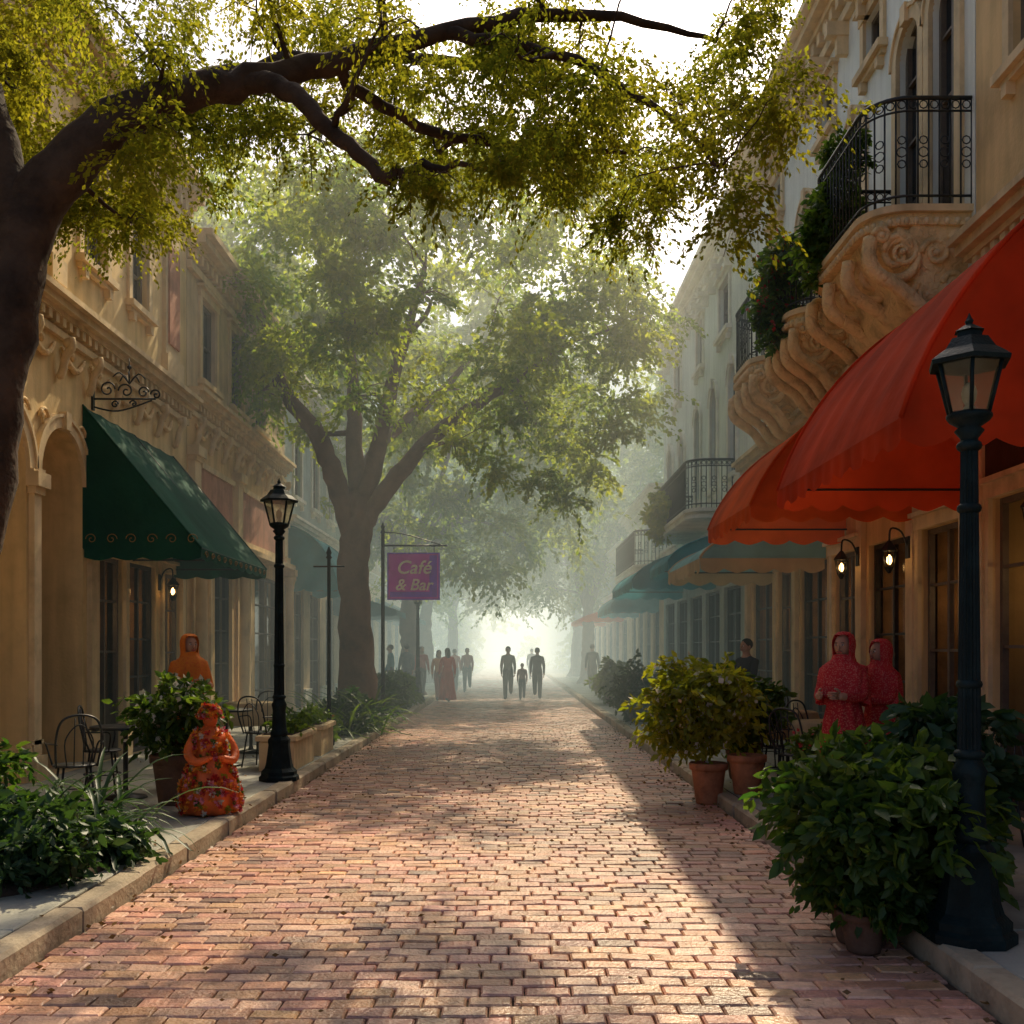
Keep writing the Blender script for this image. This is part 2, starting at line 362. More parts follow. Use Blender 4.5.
# ---------------------------------------------------------------- facades
class Fc:
    def __init__(s,X,sg): s.X=X; s.s=sg
    def P(s,u,v,w): return (s.X+s.s*w,u,v)
LF=Fc(-5.6,1); RF=Fc(4.6,-1)
def fb(mb,F,u0,u1,v0,v1,w0,w1,mat): mb.box(F.X+F.s*w0,F.X+F.s*w1,u0,u1,v0,v1,mat)
def wall(mb,F,u0,u1,v0,v1,ops,mat,dep=.14,w=0):
    us=sorted({u0,u1,*[o[0] for o in ops],*[o[1] for o in ops]}); vs=sorted({v0,v1,*[o[2] for o in ops],*[o[3] for o in ops]})
    for i in range(len(us)-1):
        for j in range(len(vs)-1):
            cu=(us[i]+us[i+1])/2; cv=(vs[j]+vs[j+1])/2
            if any(o[0]<cu<o[1] and o[2]<cv<o[3] for o in ops): continue
            mb.add([F.P(us[i],vs[j],w),F.P(us[i+1],vs[j],w),F.P(us[i+1],vs[j+1],w),F.P(us[i],vs[j+1],w)],[(0,1,2,3)],mat)
    for o in ops:
        a,b,c,d,kind,fill=o[:6]; dp=.55 if fill=='open' else dep
        if kind=='arch':
            r=(b-a)/2; m=(a+b)/2; sp=d-r; arc=[(m-r*math.cos(math.pi*k/16),sp+r*math.sin(math.pi*k/16)) for k in range(17)]
            mb.add([F.P(a,d,w)]+[F.P(p,q,w) for p,q in arc[:9]],[tuple(range(10))],mat)
            mb.add([F.P(b,d,w)]+[F.P(p,q,w) for p,q in arc[8:]],[tuple(range(10))],mat)
            out=[(a,c)]+arc+[(b,c)]
        else: out=[(a,c),(a,d),(b,d),(b,c)]
        n=len(out)
        for k in range(n if c>.3 else n-1):
            p,q=out[k],out[(k+1)%n]
            mb.add([F.P(*p,w),F.P(*q,w),F.P(*q,w-dp),F.P(*p,w-dp)],[(0,1,2,3)],mat)
def opening_fill(mb,tr,F,o,trim,dep=.14):
    a,b,c,d,kind,fill=o[:6]; m=(a+b)/2; fr=M['frame'] if fill!='shop' else M['wood']
    wi=-dep+.01
    if fill!='open':
        lit=c<.5 and b<20.2
        mb.add([F.P(a-.02,c,wi),F.P(b+.02,c,wi),F.P(b+.02,d,wi),F.P(a-.02,d,wi)],[(0,1,2,3)],M['sglass'] if lit else M['glass'])
        if lit:
            fb(mb,F,a-.35,b+.35,.12,d+.1,-.985,-.965,M['dint']); fb(mb,F,a-.35,a-.33,.12,d+.1,-.96,-.2,M['dint']); fb(mb,F,b+.33,b+.35,.12,d+.1,-.96,-.2,M['dint'])
            for zz in (.9,1.4,1.9): fb(mb,F,a,b,zz,zz+.03,-.96,-.7,M['wood'])
            for q in range(8): u=random.uniform(a,b); zz=random.choice((.93,1.43,1.93)); c_=F.P(u,zz,-.8); mb.lathe(c_,[(.04,0),(.06,.06),(.05,.14),(.02,.18),(.025,.22)],random.choice((M['terra'],M['teal'],M['creamc'],M['gold'])),10)
            c_=F.P(m,d-.75,-.5); mb.ell(c_,(.075,.075,.09),M['pend'],12,8); mb.tube([(c_[0],c_[1],c_[2]+.08),(c_[0],c_[1],d+.1)],.006,M['iron'],4)
        f=.055
        fb(mb,F,a,a+f,c,d,wi,wi+.06,fr); fb(mb,F,b-f,b,c,d,wi,wi+.06,fr)
        fb(mb,F,a+f,b-f,d-f,d,wi,wi+.058,fr); fb(mb,F,a+f,b-f,c,c+f,wi,wi+.058,fr)
        fb(mb,F,m-.025,m+.025,c+f,d-f,wi,wi+.052,fr)
        if fill=='door':
            fb(mb,F,a+f,m-.03,c+f,c+.8,wi,wi+.04,M['wood']); fb(mb,F,m+.03,b-f,c+f,c+.8,wi,wi+.04,M['wood'])
            for k in (.35,.7): fb(mb,F,a+f,b-f,c+.8+(d-c-.8)*k-.015,c+.8+(d-c-.8)*k+.015,wi,wi+.046,fr)
        else:
            nb=max(2,int((d-c)/.55))
            for k in range(1,nb): v=c+(d-c)*k/nb; fb(mb,F,a+f,b-f,v-.014,v+.014,wi,wi+.044,fr)
    if kind=='arch':
        r=(b-a)/2; sp=d-r
        if trim:
            for (ri,ro,pr) in ((r,r+.13,.05),(r+.13,r+.17,.075)):
                vs=[];fs=[];K=20
                for k in range(K+1):
                    t_=math.pi*k/K
                    for rr,ww in ((ri,-.01),(ri,pr),(ro,pr),(ro,-.01)): vs.append(F.P(m-rr*math.cos(t_),sp+rr*math.sin(t_),ww))
                for k in range(K):
                    for q in range(3): fs.append((k*4+q,k*4+q+1,k*4+q+5,k*4+q+4))
                tr.add(vs,fs,trim)
            fb(tr,F,m-.07,m+.07,d-.02,d+.2,0,.1,trim)
            if c<.5:
                for s_ in (a,b): fb(tr,F,s_-(.17 if s_==a else -.001),s_+(.17 if s_==b else -.001),sp-.11,sp,0,.09,trim)
                for s_ in (-1,1):
                    pts=[]
                    for q in range(24):
                        an=q/23*2.8*math.pi; rr=.13*(1-q/30); pts.append(F.P(m+s_*(r*.82)+rr*math.cos(an)*s_,d+.02+rr*math.sin(an),.03))
                    tr.tube(pts,[.026*(1-q/40) for q in range(24)],M['stone'],6)
            else:
                fb(tr,F,a-.14,a,c,sp,-.004,.05,trim); fb(tr,F,b,b+.14,c,sp,-.004,.05,trim)
    elif trim and fill!='shop':
        fb(tr,F,a-.12,a,c,d,0,.045,trim); fb(tr,F,b,b+.12,c,d,0,.045,trim); fb(tr,F,a-.15,b+.15,d,d+.14,0,.06,trim); fb(tr,F,a-.2,b+.2,d+.14,d+.19,0,.12,trim)
        if c>5:
            tr.tube(smooth([F.P(a-.1,d+.2,.05),F.P(m-.2,d+.24,.05),F.P(m,d+.38,.05),F.P(m+.2,d+.24,.05),F.P(b+.1,d+.2,.05)],5),.03,trim,6); tr.ell(F.P(m,d+.27,.05),(.05,.1,.09),M['stone'],10,6)
    if trim and c>.5:
        fb(tr,F,a-.18,b+.18,c-.09,c,0,.13,trim); fb(tr,F,a-.12,b+.12,c-.15,c-.09,0,.07,trim)
        for s_ in (a,b): fb(tr,F,s_-.05,s_+.05,c-.27,c-.15,0,.09,trim)
def cornice(mb,F,u0,u1,z,mat,s=1.0,dent=True):
    fb(mb,F,u0,u1,z-.45*s,z-.36*s,0,.06*s,mat); fb(mb,F,u0,u1,z-.16*s,z-.07*s,0,.22*s,mat); fb(mb,F,u0,u1,z-.07*s,z,0,.30*s,mat); fb(mb,F,u0,u1,z-.22*s,z-.16*s,0,.13*s,mat)
    if dent:
        u=u0+.05
        while u<u1-.1*s: fb(mb,F,u,u+.09*s,z-.33*s,z-.222*s,0,.11*s,mat); u+=.19*s
def building(name,F,u0,u1,H,wm,gm,tm,gops,uops,band,eave=1.0,arc=1.0,brk=False,roofm=None,consoles=False):
    e=par(name); mb=MB(); tr=MB(); gl=MB()
    zb=band-.45
    wall(mb,F,u0,u1,.0,zb,gops,gm); wall(mb,F,u0,u1,zb,H,uops,wm)
    fb(mb,F,u0+.01,u1-.01,0,H-.1,-9,-arc,M['inter']); 
    fb(mb,F,u0+.005,u0+.1,.0,H-.1,-arc,-.26,wm); fb(mb,F,u1-.1,u1-.005,.0,H-.1,-arc,-.26,wm)
    for uu in (u0,u1):
        s_=.004 if uu==u0 else -.004
        mb.add([F.P(uu+s_,0,0),F.P(uu+s_,0,-9),F.P(uu+s_,H,-9),F.P(uu+s_,H,0)],[(0,1,2,3)],wm)
    fb(mb,F,u0+.01,u1-.01,zb-.1,zb,-arc,-.02,M['inter']); fb(mb,F,u0+.01,u1-.01,0,.118,-arc,-.0,M['creamtrim'])
    mb.obj('walls',e)
    rf=MB(); fb(rf,F,u0,u1,H-.08,H,-9,-.003,roofm or M['roof']); rf.obj('roof',e)
    for o in gops+uops: opening_fill(gl,tr,F,o,tm)
    cornice(tr,F,u0+.01,u1-.01,band,tm,1.0); cornice(tr,F,u0-.0,u1,H+.12,tm,eave*1.5,True)
    if brk:
        u=u0+.4
        while u<u1:
            fb(tr,F,u,u+.14,H-.75*eave,H-.56,.0,.30*eave,tm); fb(tr,F,u+.02,u+.12,H-1.0*eave,H-.75*eave,.0,.16,tm); u+=.85
    if consoles:
        u=u0+.35
        while u<u1-.3:
            S=[F.P(u,band-.47,.19),F.P(u,band-.58,.2),F.P(u,band-.7,.12),F.P(u,band-.85,.09),F.P(u,band-.95,.05)]
            tr.tube(smooth(S,4),.05,tm,8); tr.ell(F.P(u,band-.53,.16),(.07,.055,.07),tm,10,6); tr.ell(F.P(u,band-.93,.05),(.04,.05,.05),tm,8,6)
            if u+.8<u1-.3:
                tr.tube(smooth([F.P(u+.1,band-.55,.03),F.P(u+.25,band-.7,.045),F.P(u+.43,band-.76,.05),F.P(u+.6,band-.7,.045),F.P(u+.76,band-.55,.03)],5),[.02+.022*math.sin(q/20*math.pi) for q in range(21)],M['stone'],7)
                tr.ell(F.P(u+.43,band-.58,.02),(.035,.06,.06),M['stone'],10,6)
            u+=.86
    pu=u0
    for o in sorted([g for g in gops if g[2]<.3])+[(u1,)]:
        if o[0]-pu>.06: fb(tr,F,pu+.003,o[0]-.003,.12,.55,0,.05,tm); fb(tr,F,pu+.003,o[0]-.003,.55,.6,0,.07,tm)
        if len(o)>1: pu=o[1]
    tr.obj('trim_and_cornices',e)
    if gl.v: gl.obj('windows_and_doors',e)
    return e
def pilaster(mb,F,u,wd,z0,z1,mat,pr=.12):
    fb(mb,F,u-wd/2,u+wd/2,z0+.3,z1-.25,0,pr,mat); fb(mb,F,u-wd/2-.05,u+wd/2+.05,z0,z0+.3,0,pr+.05,mat)
    fb(mb,F,u-wd/2-.03,u+wd/2+.03,z1-.25,z1-.17,0,pr+.03,mat); fb(mb,F,u-wd/2-.07,u+wd/2+.07,z1-.17,z1,0,pr+.08,mat)
def column(mb,F,u,w,r,z0,z1,mat):
    c=F.P(u,0,w); H=z1-z0
    mb.lathe((c[0],c[1],z0),[(r*1.45,0),(r*1.45,.12),(r*1.2,.14),(r*1.25,.2),(r,.24),(r*1.02,H*.4),(r*.86,H-.3),(r*1.0,H-.28),(r*.9,H-.25),(r*1.15,H-.14),(r*1.4,H-.1),(r*1.4,H)],mat,18)
def bprof(t,top,bot,W,cv):
    a=t*math.pi/2; ez=math.cos(a); ew=math.sin(a)
    return bot+(top-bot)*(cv*ez+(1-cv)*(1-t)), W*(cv*ew+(1-cv)*t)
def barrel(name,F,u0,u1,top,bot,W,mat,ribs=6,val=.2,valm=None,cv=.8):
    e=par(name); mb=MB(); nu=ribs*6; nv=16; vs=[]; valm=valm or mat
    for i in range(nu+1):
        u=u0+(u1-u0)*i/nu; pl=.03*abs(math.sin(math.pi*i/6))
        for j in range(nv+1):
            z,w_=bprof(j/nv,top,bot,W,cv); k=pl*math.sin(j/nv*math.pi)
            vs.append(F.P(u,z-k*(top-bot)*.5,w_-k*W*.5))
    fs=[(i*(nv+1)+j,(i+1)*(nv+1)+j,(i+1)*(nv+1)+j+1,i*(nv+1)+j+1) for i in range(nu) for j in range(nv)]
    mb.add(vs,fs,mat,True)
    for uu in (u0,u1):
        ar=[F.P(uu,*bprof(j/nv,top,bot,W,cv)) for j in range(nv+1)]
        c=F.P(uu,bot,0.0); vs=[c]+ar; mb.add(vs,[(0,k,k+1) for k in range(1,nv+1)],mat,False)
        mb.tube(ar,.018,valm,6)
    def strip(p0,p1,n):
        vs=[]
        for i in range(n*8+1):
            t_=i/(n*8); x=p0[0]+(p1[0]-p0[0])*t_; u=p0[1]+(p1[1]-p0[1])*t_
            o=.012*math.sin(t_*n*9); dz=val*.7+val*.3*abs(math.sin(math.pi*i/8))
            vs+= [(x,u,bot),(x+o,u+o*.4,bot-dz)]
        mb.add(vs,[(2*i,2*i+2,2*i+3,2*i+1) for i in range(n*8)],valm,True)
    a=F.P(u0,0,W); b=F.P(u1,0,W); strip(a,b,int((u1-u0)/.32)); 
    for uu in (u0,u1): strip(F.P(uu,0,0.02),F.P(uu,0,W),max(3,int(W/.32)))
    mb.obj('canopy_fabric',e)
    fr=MB()
    for i in range(ribs+1):
        u=u0+(u1-u0)*i/ribs; u=min(max(u,u0+.03),u1-.03)
        pp=[bprof(j/10,top-.06,bot,W-.05,cv) for j in range(11)]
        fr.tube([F.P(u,*p) for p in pp],.012,M['iron'],5)
    fr.tube([F.P(u0+.03,bot+.01,W-.03),F.P(u1-.03,bot+.01,W-.03)],.016,M['iron'],6)
    for uu in (u0+.03,u1-.03): fr.tube([F.P(uu,bot+.01,W-.03),F.P(uu,bot+.01,0)],.012,M['iron'],6)
    fr.obj('frame',e); return e
def slope_awn(name,F,u0,u1,top,bot,W,mat,val=.2,scroll=False,curve=.0):
    e=par(name); mb=MB(); n=24; k=8; vs=[]
    for i in range(n+1):
        u=u0+(u1-u0)*i/n
        for j in range(k+1):
            t_=j/k; sag=curve*math.sin(t_*math.pi)-.012*abs(math.sin(math.pi*i/4))
            vs.append(F.P(u,top+(bot-top)*t_+sag,W*t_+sag*.5))
    mb.add(vs,[(i*(k+1)+j,(i+1)*(k+1)+j,(i+1)*(k+1)+j+1,i*(k+1)+j+1) for i in range(n) for j in range(k)],mat,True)
    for uu in (u0,u1):
        ar=[F.P(uu,top+(bot-top)*j/k+curve*math.sin(j/k*math.pi),W*j/k+.5*curve*math.sin(j/k*math.pi)) for j in range(k+1)]
        c=F.P(uu,bot,0); mb.add([c]+ar,[(0,q,q+1) for q in range(1,k+1)],mat); mb.tube(ar,.015,mat,5)
    def strip(p0,p1,nn):
        vs=[]
        for i in range(nn*6+1):
            t_=i/(nn*6); vs+=[(p0[0]+(p1[0]-p0[0])*t_,p0[1]+(p1[1]-p0[1])*t_,bot),(p0[0]+(p1[0]-p0[0])*t_+.01*math.sin(i),p0[1]+(p1[1]-p0[1])*t_,bot-val*(.75+.25*abs(math.sin(math.pi*i/6))))]
        mb.add(vs,[(2*i,2*i+2,2*i+3,2*i+1) for i in range(nn*6)],mat,True)
    strip(F.P(u0,0,W),F.P(u1,0,W),int((u1-u0)/.4))
    for uu in (u0,u1): strip(F.P(uu,0,.02),F.P(uu,0,W),4)
    mb.obj('canopy_fabric',e); fr=MB()
    fr.tube([F.P(u0+.02,bot,W-.02),F.P(u1-.02,bot,W-.02)],.016,M['iron'],6)
    for uu in (u0+.02,(u0+u1)/2,u1-.02): fr.tube([F.P(uu,bot,W-.02),F.P(uu,bot,0)],.014,M['iron'],6); fr.tube([F.P(uu,top-.02,0.02),F.P(uu,bot,W-.03)],.012,M['iron'],6)
    if scroll:
        for side in range(2):
            rngp=[(F.P(u0-.012,0,w_)) for w_ in np.linspace(.12,W-.12,6)] if side==0 else [F.P(u,0,W+.012) for u in np.linspace(u0+.2,u1-.2,12)]
            for i,p in enumerate(rngp):
                pts=[]
                for q in range(22):
                    a=q/21*2.6*math.pi; r=.075*(1-q/24)
                    dx=r*math.cos(a)*(1 if i%2 else -1); dz=r*math.sin(a)
                    pts.append((p[0]+(dx if side==0 else 0),p[1]+(dx if side==1 else 0),bot+(.12 if side==0 else -.07)+dz*(1 if side==0 else .7)))
                fr.tube(pts,.006,M['gold'],4)
    fr.obj('frame',e); return e
def railpath(F,u0,u1,W,r,n=6):
    pts=[(u0,0)]
    cs=[(u0+r,W-r,math.pi,math.pi/2),(u1-r,W-r,math.pi/2,0)]
    for cu,cw,a0,a1 in cs:
        for k in range(n+1):
            a=a0+(a1-a0)*k/n; pts.append((cu+r*math.cos(a),cw+r*math.sin(a)))
    pts.append((u1,0)); return pts
def balcony(F,u0,u1,W,z,rh,stone=True,cd_=1.5,name='wrought_iron_balcony'):
    e=par(name); mb=MB(); pl=railpath(F,u0,u1,W,min(.4,W*.5),8)
    def layer(s,z0,z1,mat,sw=None):
        m=(u0+u1)/2; sw=sw or s
        lo=[F.P(m+(u-m)*s,z0,w_*sw) for u,w_ in pl]; hi=[F.P(m+(u-m)*s,z1,w_*sw) for u,w_ in pl]; n=len(pl)
        mb.add(lo+hi,[(k,k+1,n+k+1,n+k) for k in range(n-1)]+[tuple(range(n)),tuple(range(n,2*n))],mat)
    sm=M['stone'] if stone else M['whitetrim']
    layer(1.05,z-.07,z,M['creamtrim'] if stone else M['whitetrim']); layer(1.0,z-.13,z-.07,sm); layer(1.03,z-.2,z-.13,sm)
    if stone:
        n=len(pl); m=(u0+u1)/2; K=18; vs=[]
        for k in range(K+1):
            t_=k/K; s=.99*(1-t_**1.8*.5)+.03*math.sin(t_*19); sw=(1-t_)**.8*.90+.04+.05*math.sin(t_*16)*(1-t_)
            for i,(u,w_) in enumerate(pl):
                q=1+.04*math.sin(i*2.4+k*1.3)*(0<i<n-1)
                vs.append(F.P(m+(u-m)*s*q,z-.2-cd_*t_,w_*sw*q))
        mb.add(vs,[(k*n+i,k*n+i+1,(k+1)*n+i+1,(k+1)*n+i) for k in range(K) for i in range(n-1)],sm,True)
        for u in np.linspace(u0+.06,u1-.06,4):
            pts=[]
            for q in range(30):
                a=q/29*3.2*math.pi; r=.27*W*(1-q/34); pts.append(F.P(u,z-.48-r*math.sin(a)*1.0,W*.72+r*math.cos(a)))
            mb.tube(pts,[.06*(1-q/50) for q in range(30)],sm,8)
            pts=[F.P(u,z-.3,W*.99),F.P(u,z-.6,W*.98),F.P(u,z-.85,W*.64),F.P(u,z-1.1,W*.42),F.P(u,z-.2-cd_,.1)]
            S=smooth(pts,5); mb.tube(S,[.075]*len(S),sm,8)
            if cd_>1.2:
                pts=[]
                for q in range(26):
                    a=q/25*2.8*math.pi; r=.17*(1-q/30); pts.append(F.P(u,z-1.22+r*math.sin(a),.26+r*math.cos(a)))
                mb.tube(pts,.045,sm,8)
        for side_u in (u0-.03,u1+.03):   # scrollwork standing proud of the side faces
            for (wc,zc,rr) in ((.68*W,z-.45,.19),(.34*W,z-.46,.15),(.40*W,z-.85,.15),(.13*W,z-.74,.12),(.17*W,z-1.12,.13),(.12,z-1.42,.09),(.90*W,z-.30,.08),(.12*W,z-.33,.09)):
                if z-zc>cd_+.1: continue
                pts=[]
                for q in range(26):
                    a=q/25*3*math.pi; r=rr*(1-q/30); pts.append(F.P(side_u+(m-side_u)*.45*((z-zc)/(cd_+.2))**1.6,zc+r*math.sin(a),wc+r*math.cos(a)))
                mb.tube(pts,[.036*(1-q/45) for q in range(26)],sm,7)
                mb.ell(F.P(side_u+(m-side_u)*.45*((z-zc)/(cd_+.2))**1.6,zc,wc),(.035,.05,.035),M['creamtrim'],8,6)
        for i in range(len(pl)-1):
            a=Vector(pl[i]); b=Vector(pl[i+1]); c_=max(1,int((b-a).length/.09))
            for q in range(c_): p=a+(b-a)*(q+.5)/c_; mb.ell(F.P(m+(p.x-m)*1.03,z-.165,p.y*1.03),(.03,.03,.04),M['creamtrim'],8,6)
    mb.obj('slab_and_corbel',e)
    rb=MB(); ir=M['iron']
    P3=lambda v,s=1.0:[F.P(u,v,w_) for u,w_ in pl]
    rb.tube(P3(z+rh),.024,ir,6); rb.tube(P3(z+rh-.13),.012,ir,6); rb.tube(P3(z+.1),.014,ir,6)
    seg=[]; 
    for i in range(len(pl)-1):
        a=Vector(pl[i]); b=Vector(pl[i+1]); seg.append((a,b,(b-a).length))
    tot=sum(s[2] for s in seg); nb=int(tot/.105); acc=0
    for q in range(nb+1):
        d=tot*q/nb; k=0
        while k<len(seg)-1 and d>seg[k][2]+1e-6: d-=seg[k][2]; k+=1
        a,b,l=seg[k]; p=a+(b-a)*(d/max(l,1e-6)); tg=(b-a).normalized()
        rb.tube([F.P(p.x,z,p.y),F.P(p.x,z+rh,p.y)],.010,ir,4)
        if q<nb:
            for zc,rr in ((z+rh-.065,.04),)+(((z+rh*.5,.05),(z+rh*.5+.12,.04),(z+rh*.5-.12,.04)) if q%2==0 else ()):
                pts=[F.P(p.x+tg.x*(.052+rr*math.cos(x)),zc+rr*math.sin(x),p.y+tg.y*(.052+rr*math.cos(x))) for x in np.linspace(0,2*math.pi,9)[:-1]]
                rb.tube(pts,.007,ir,4,closed=True)
    rb.obj('railing',e); return e
def A(a,b,c,d,k='rect',f='win'): return (a,b,c,d,k,f)
# ---- left side
L1=building('cream_arcade_building',LF,6.2,17.6,9.4,M['cream'],M['cream'],M['creamtrim'],
  [A(7.0,8.1,.12,4.45,'arch','open'),A(8.65,9.8,.12,4.45,'arch','open'),A(10.5,11.8,.12,4.4,'arch','open'),A(12.1,13.35,.12,4.4,'arch','open'),A(13.8,14.75,.12,2.95,'rect','door'),A(15.0,16.1,.12,2.95,'rect','shop'),A(16.4,17.3,.12,2.9,'rect','door')],
  [A(8.2,9.1,6.7,8.5),A(10.9,11.8,6.7,8.5),A(13.3,14.1,6.75,8.4),A(15.0,15.7,6.75,8.4)],5.95,consoles=True)
mb=MB()
for u in (6.5,8.37,10.15,11.95,13.57): pilaster(mb,LF,u,.18,.12,3.72,M['creamtrim'],.07)
pilaster(mb,LF,16.75,.7,6.1,8.9,M['creamtrim'],.06); fb(mb,LF,16.5,17.0,6.6,8.2,.06,.09,M['pink'])
pilaster(mb,LF,12.4,.3,6.1,8.9,M['creamtrim'],.08)
for u in (10.9,12.6):
    fb(mb,LF,u,u+.75,.12,2.5,-1.0,-.95,M['wood']); fb(mb,LF,u+.1,u+.65,1.0,2.3,-.95,-.94,M['glass'])
mb.obj('pilasters',L1)
L2=building('tan_shop_building',LF,17.62,25.2,8.8,M['tan'],M['ochre'],M['creamtrim'],
  [A(18.0,18.9,.12,3.3,'rect','door'),A(19.3,20.5,.12,3.3,'rect','shop'),A(20.9,21.8,.12,3.3,'rect','door'),A(22.3,24.6,.12,3.3,'rect','shop')],
  [A(18.4,19.3,6.5,8.0),A(20.3,21.2,6.5,8.0),A(22.2,23.1,6.5,8.0)],6.2,consoles=True)
mb=MB()
for u in (17.82,20.7,24.9): column(mb,LF,u,.2,.11,.12,3.45,M['creamtrim']); fb(mb,LF,u-.14,u+.14,3.45,3.6,.0,.36,M['creamtrim'])
for u in (17.9,20.7,24.9): pilaster(mb,LF,u,.35,3.6,5.2,M['creamtrim'],.12)
for u0_,u1_ in ((18.3,20.3),(21.1,24.5)): fb(mb,LF,u0_,u1_,3.9,4.9,.0,.06,M['pink']); fb(mb,LF,u0_-.1,u1_+.1,4.9,5.0,.0,.1,M['creamtrim']); fb(mb,LF,u0_-.1,u1_+.1,3.8,3.9,.0,.1,M['creamtrim'])
fb(mb,LF,17.7,25.1,3.61,3.72,.0,.30,M['creamtrim'])
mb.obj('colonnade',L2)
L3=building('gray_shop_building',LF,25.22,36,8.4,M['bluegray'],M['tan'],M['whitetrim'],[A(26+2.4*k,27.5+2.4*k,.12,3.2,'rect','shop') for k in range(4)],[A(26.2+2.4*k,27.1+2.4*k,5.6,7.4,'arch') for k in range(4)],5.0)
L4=building('pale_shop_building',LF,36.02,52,7.6,M['tan'],M['cream'],M['whitetrim'],[A(37+3*k,38.9+3*k,.12,3.2,'rect','shop') for k in range(5)],[A(37+3*k,38.1+3*k,5.2,6.8) for k in range(5)],4.6)
# ---- right side
R1=building('ochre_corner_building',RF,3.2,10.15,10.8,M['ochre'],M['ochre'],M['creamtrim'],
  [A(5.0,6.4,.12,3.1,'rect','shop'),A(6.8,8.25,.12,3.1,'rect','shop'),A(8.7,9.8,.12,3.1,'rect','door')],
  [A(5.2,6.2,6.6,9.2),A(8.2,9.4,7.0,10.0)],5.7)
R2=building('white_balcony_building',RF,10.17,20.1,10.8,M['white'],M['ochre'],M['creamtrim'],
  [A(10.45,11.5,.12,3.0,'rect','door'),A(11.9,13.2,.12,3.0,'rect','shop'),A(13.6,14.6,.12,3.0,'rect','door'),A(14.95,16.35,.12,3.0,'rect','shop'),A(16.7,17.7,.12,3.0,'rect','door'),A(18.1,19.6,.12,3.0,'rect','shop')],
  [A(10.55,11.2,6.1,8.9,'arch','door'),A(11.5,12.15,6.1,8.9,'arch','door'),A(13.35,14.0,6.1,8.7,'arch','door'),A(15.5,16.3,6.1,8.6,'arch','door'),A(17.6,18.3,6.8,8.6,'arch'),
   A(12.7,13.3,9.15,9.8),A(14.6,15.2,9.15,9.8),A(10.9,11.5,9.2,9.8),A(17.4,18.0,9.15,9.8)],5.3,1.0,brk=True)
mb=MB()
for u in (10.3,11.7,13.4,16.52,19.85): pilaster(mb,RF,u,.2,.12,4.85,M['creamtrim'],.07)
mb.obj('pilasters',R2)
mb=MB()
for u in (4.7,8.48,9.98): pilaster(mb,RF,u,.2,.12,5.2,M['creamtrim'],.07)
fb(mb,RF,6.75,8.3,3.25,3.75,0,.05,M['wood']); fb(mb,RF,8.65,9.85,3.3,3.7,0,.05,M['wood'])
mb.obj('pilasters',R1)
R3=building('pale_white_building',RF,20.12,31,10.6,M['white'],M['bluegray'],M['whitetrim'],
  [A(20.6+2.1*k,22.2+2.1*k,.12,3.0,'rect','shop') for k in range(5)],
  [A(20.9,21.6,5.3,7.6,'arch'),A(22.9,23.6,5.3,7.6,'arch'),A(24.9,25.6,5.3,7.6,'arch'),A(27.2,28.0,5.3,7.4,'arch'),A(29.2,30.0,5.3,7.4,'arch'),A(21.6,22.6,8.5,9.6),A(24.6,25.4,8.5,9.6),A(27.8,28.8,8.5,9.6)],4.5,.9,brk=True)
R4=building('distant_shop_building',RF,31.02,40,6.6,M['white'],M['tan'],M['whitetrim'],[A(32+2*k,33.3+2*k,.12,3.0,'rect','shop') for k in range(4)],[A(32.2+2*k,33+2*k,4.7,6.0) for k in range(4)],4.1)
R5=building('distant_low_building',RF,40.02,60,5.8,M['bluegray'],M['tan'],M['whitetrim'],[A(41+3*k,42.8+3*k,.12,2.9,'rect','shop') for k in range(6)],[],4.1)
# awnings
slope_awn('green_awning',LF,13.35,16.9,4.85,2.98,1.55,M['green'],.16,True)
barrel('teal_awning',LF,25.4,28.6,4.75,3.3,1.25,M['teal'],5)
slope_awn('teal_awning',LF,32,36,3.6,2.9,2.0,M['dgreen'],.2)
slope_awn('teal_awning',LF,42,48,3.8,3.0,1.6,M['dgreen'],.2)
barrel('red_awning',RF,6.9,10.1,5.2,3.22,1.98,M['red'],6,.2,cv=.6)
barrel('red_awning',RF,11.6,14.1,4.85,3.3,1.9,M['red2'],5,.2,cv=.6)
barrel('pale_teal_awning',RF,15.0,18.0,3.6,3.0,1.85,M['palet'],5,.22,M['creamc'])
barrel('teal_awning',RF,19.0,21.6,3.9,3.3,1.7,M['teal'],5,.18)
barrel('teal_awning',RF,23.0,27.5,3.95,3.2,1.9,M['teal'],6,.2)
barrel('teal_awning',RF,32,37,3.7,3.0,1.5,M['teal'],5,.2)
slope_awn('red_awning',RF,42,50,3.6,3.0,1.7,M['red2'],.2)
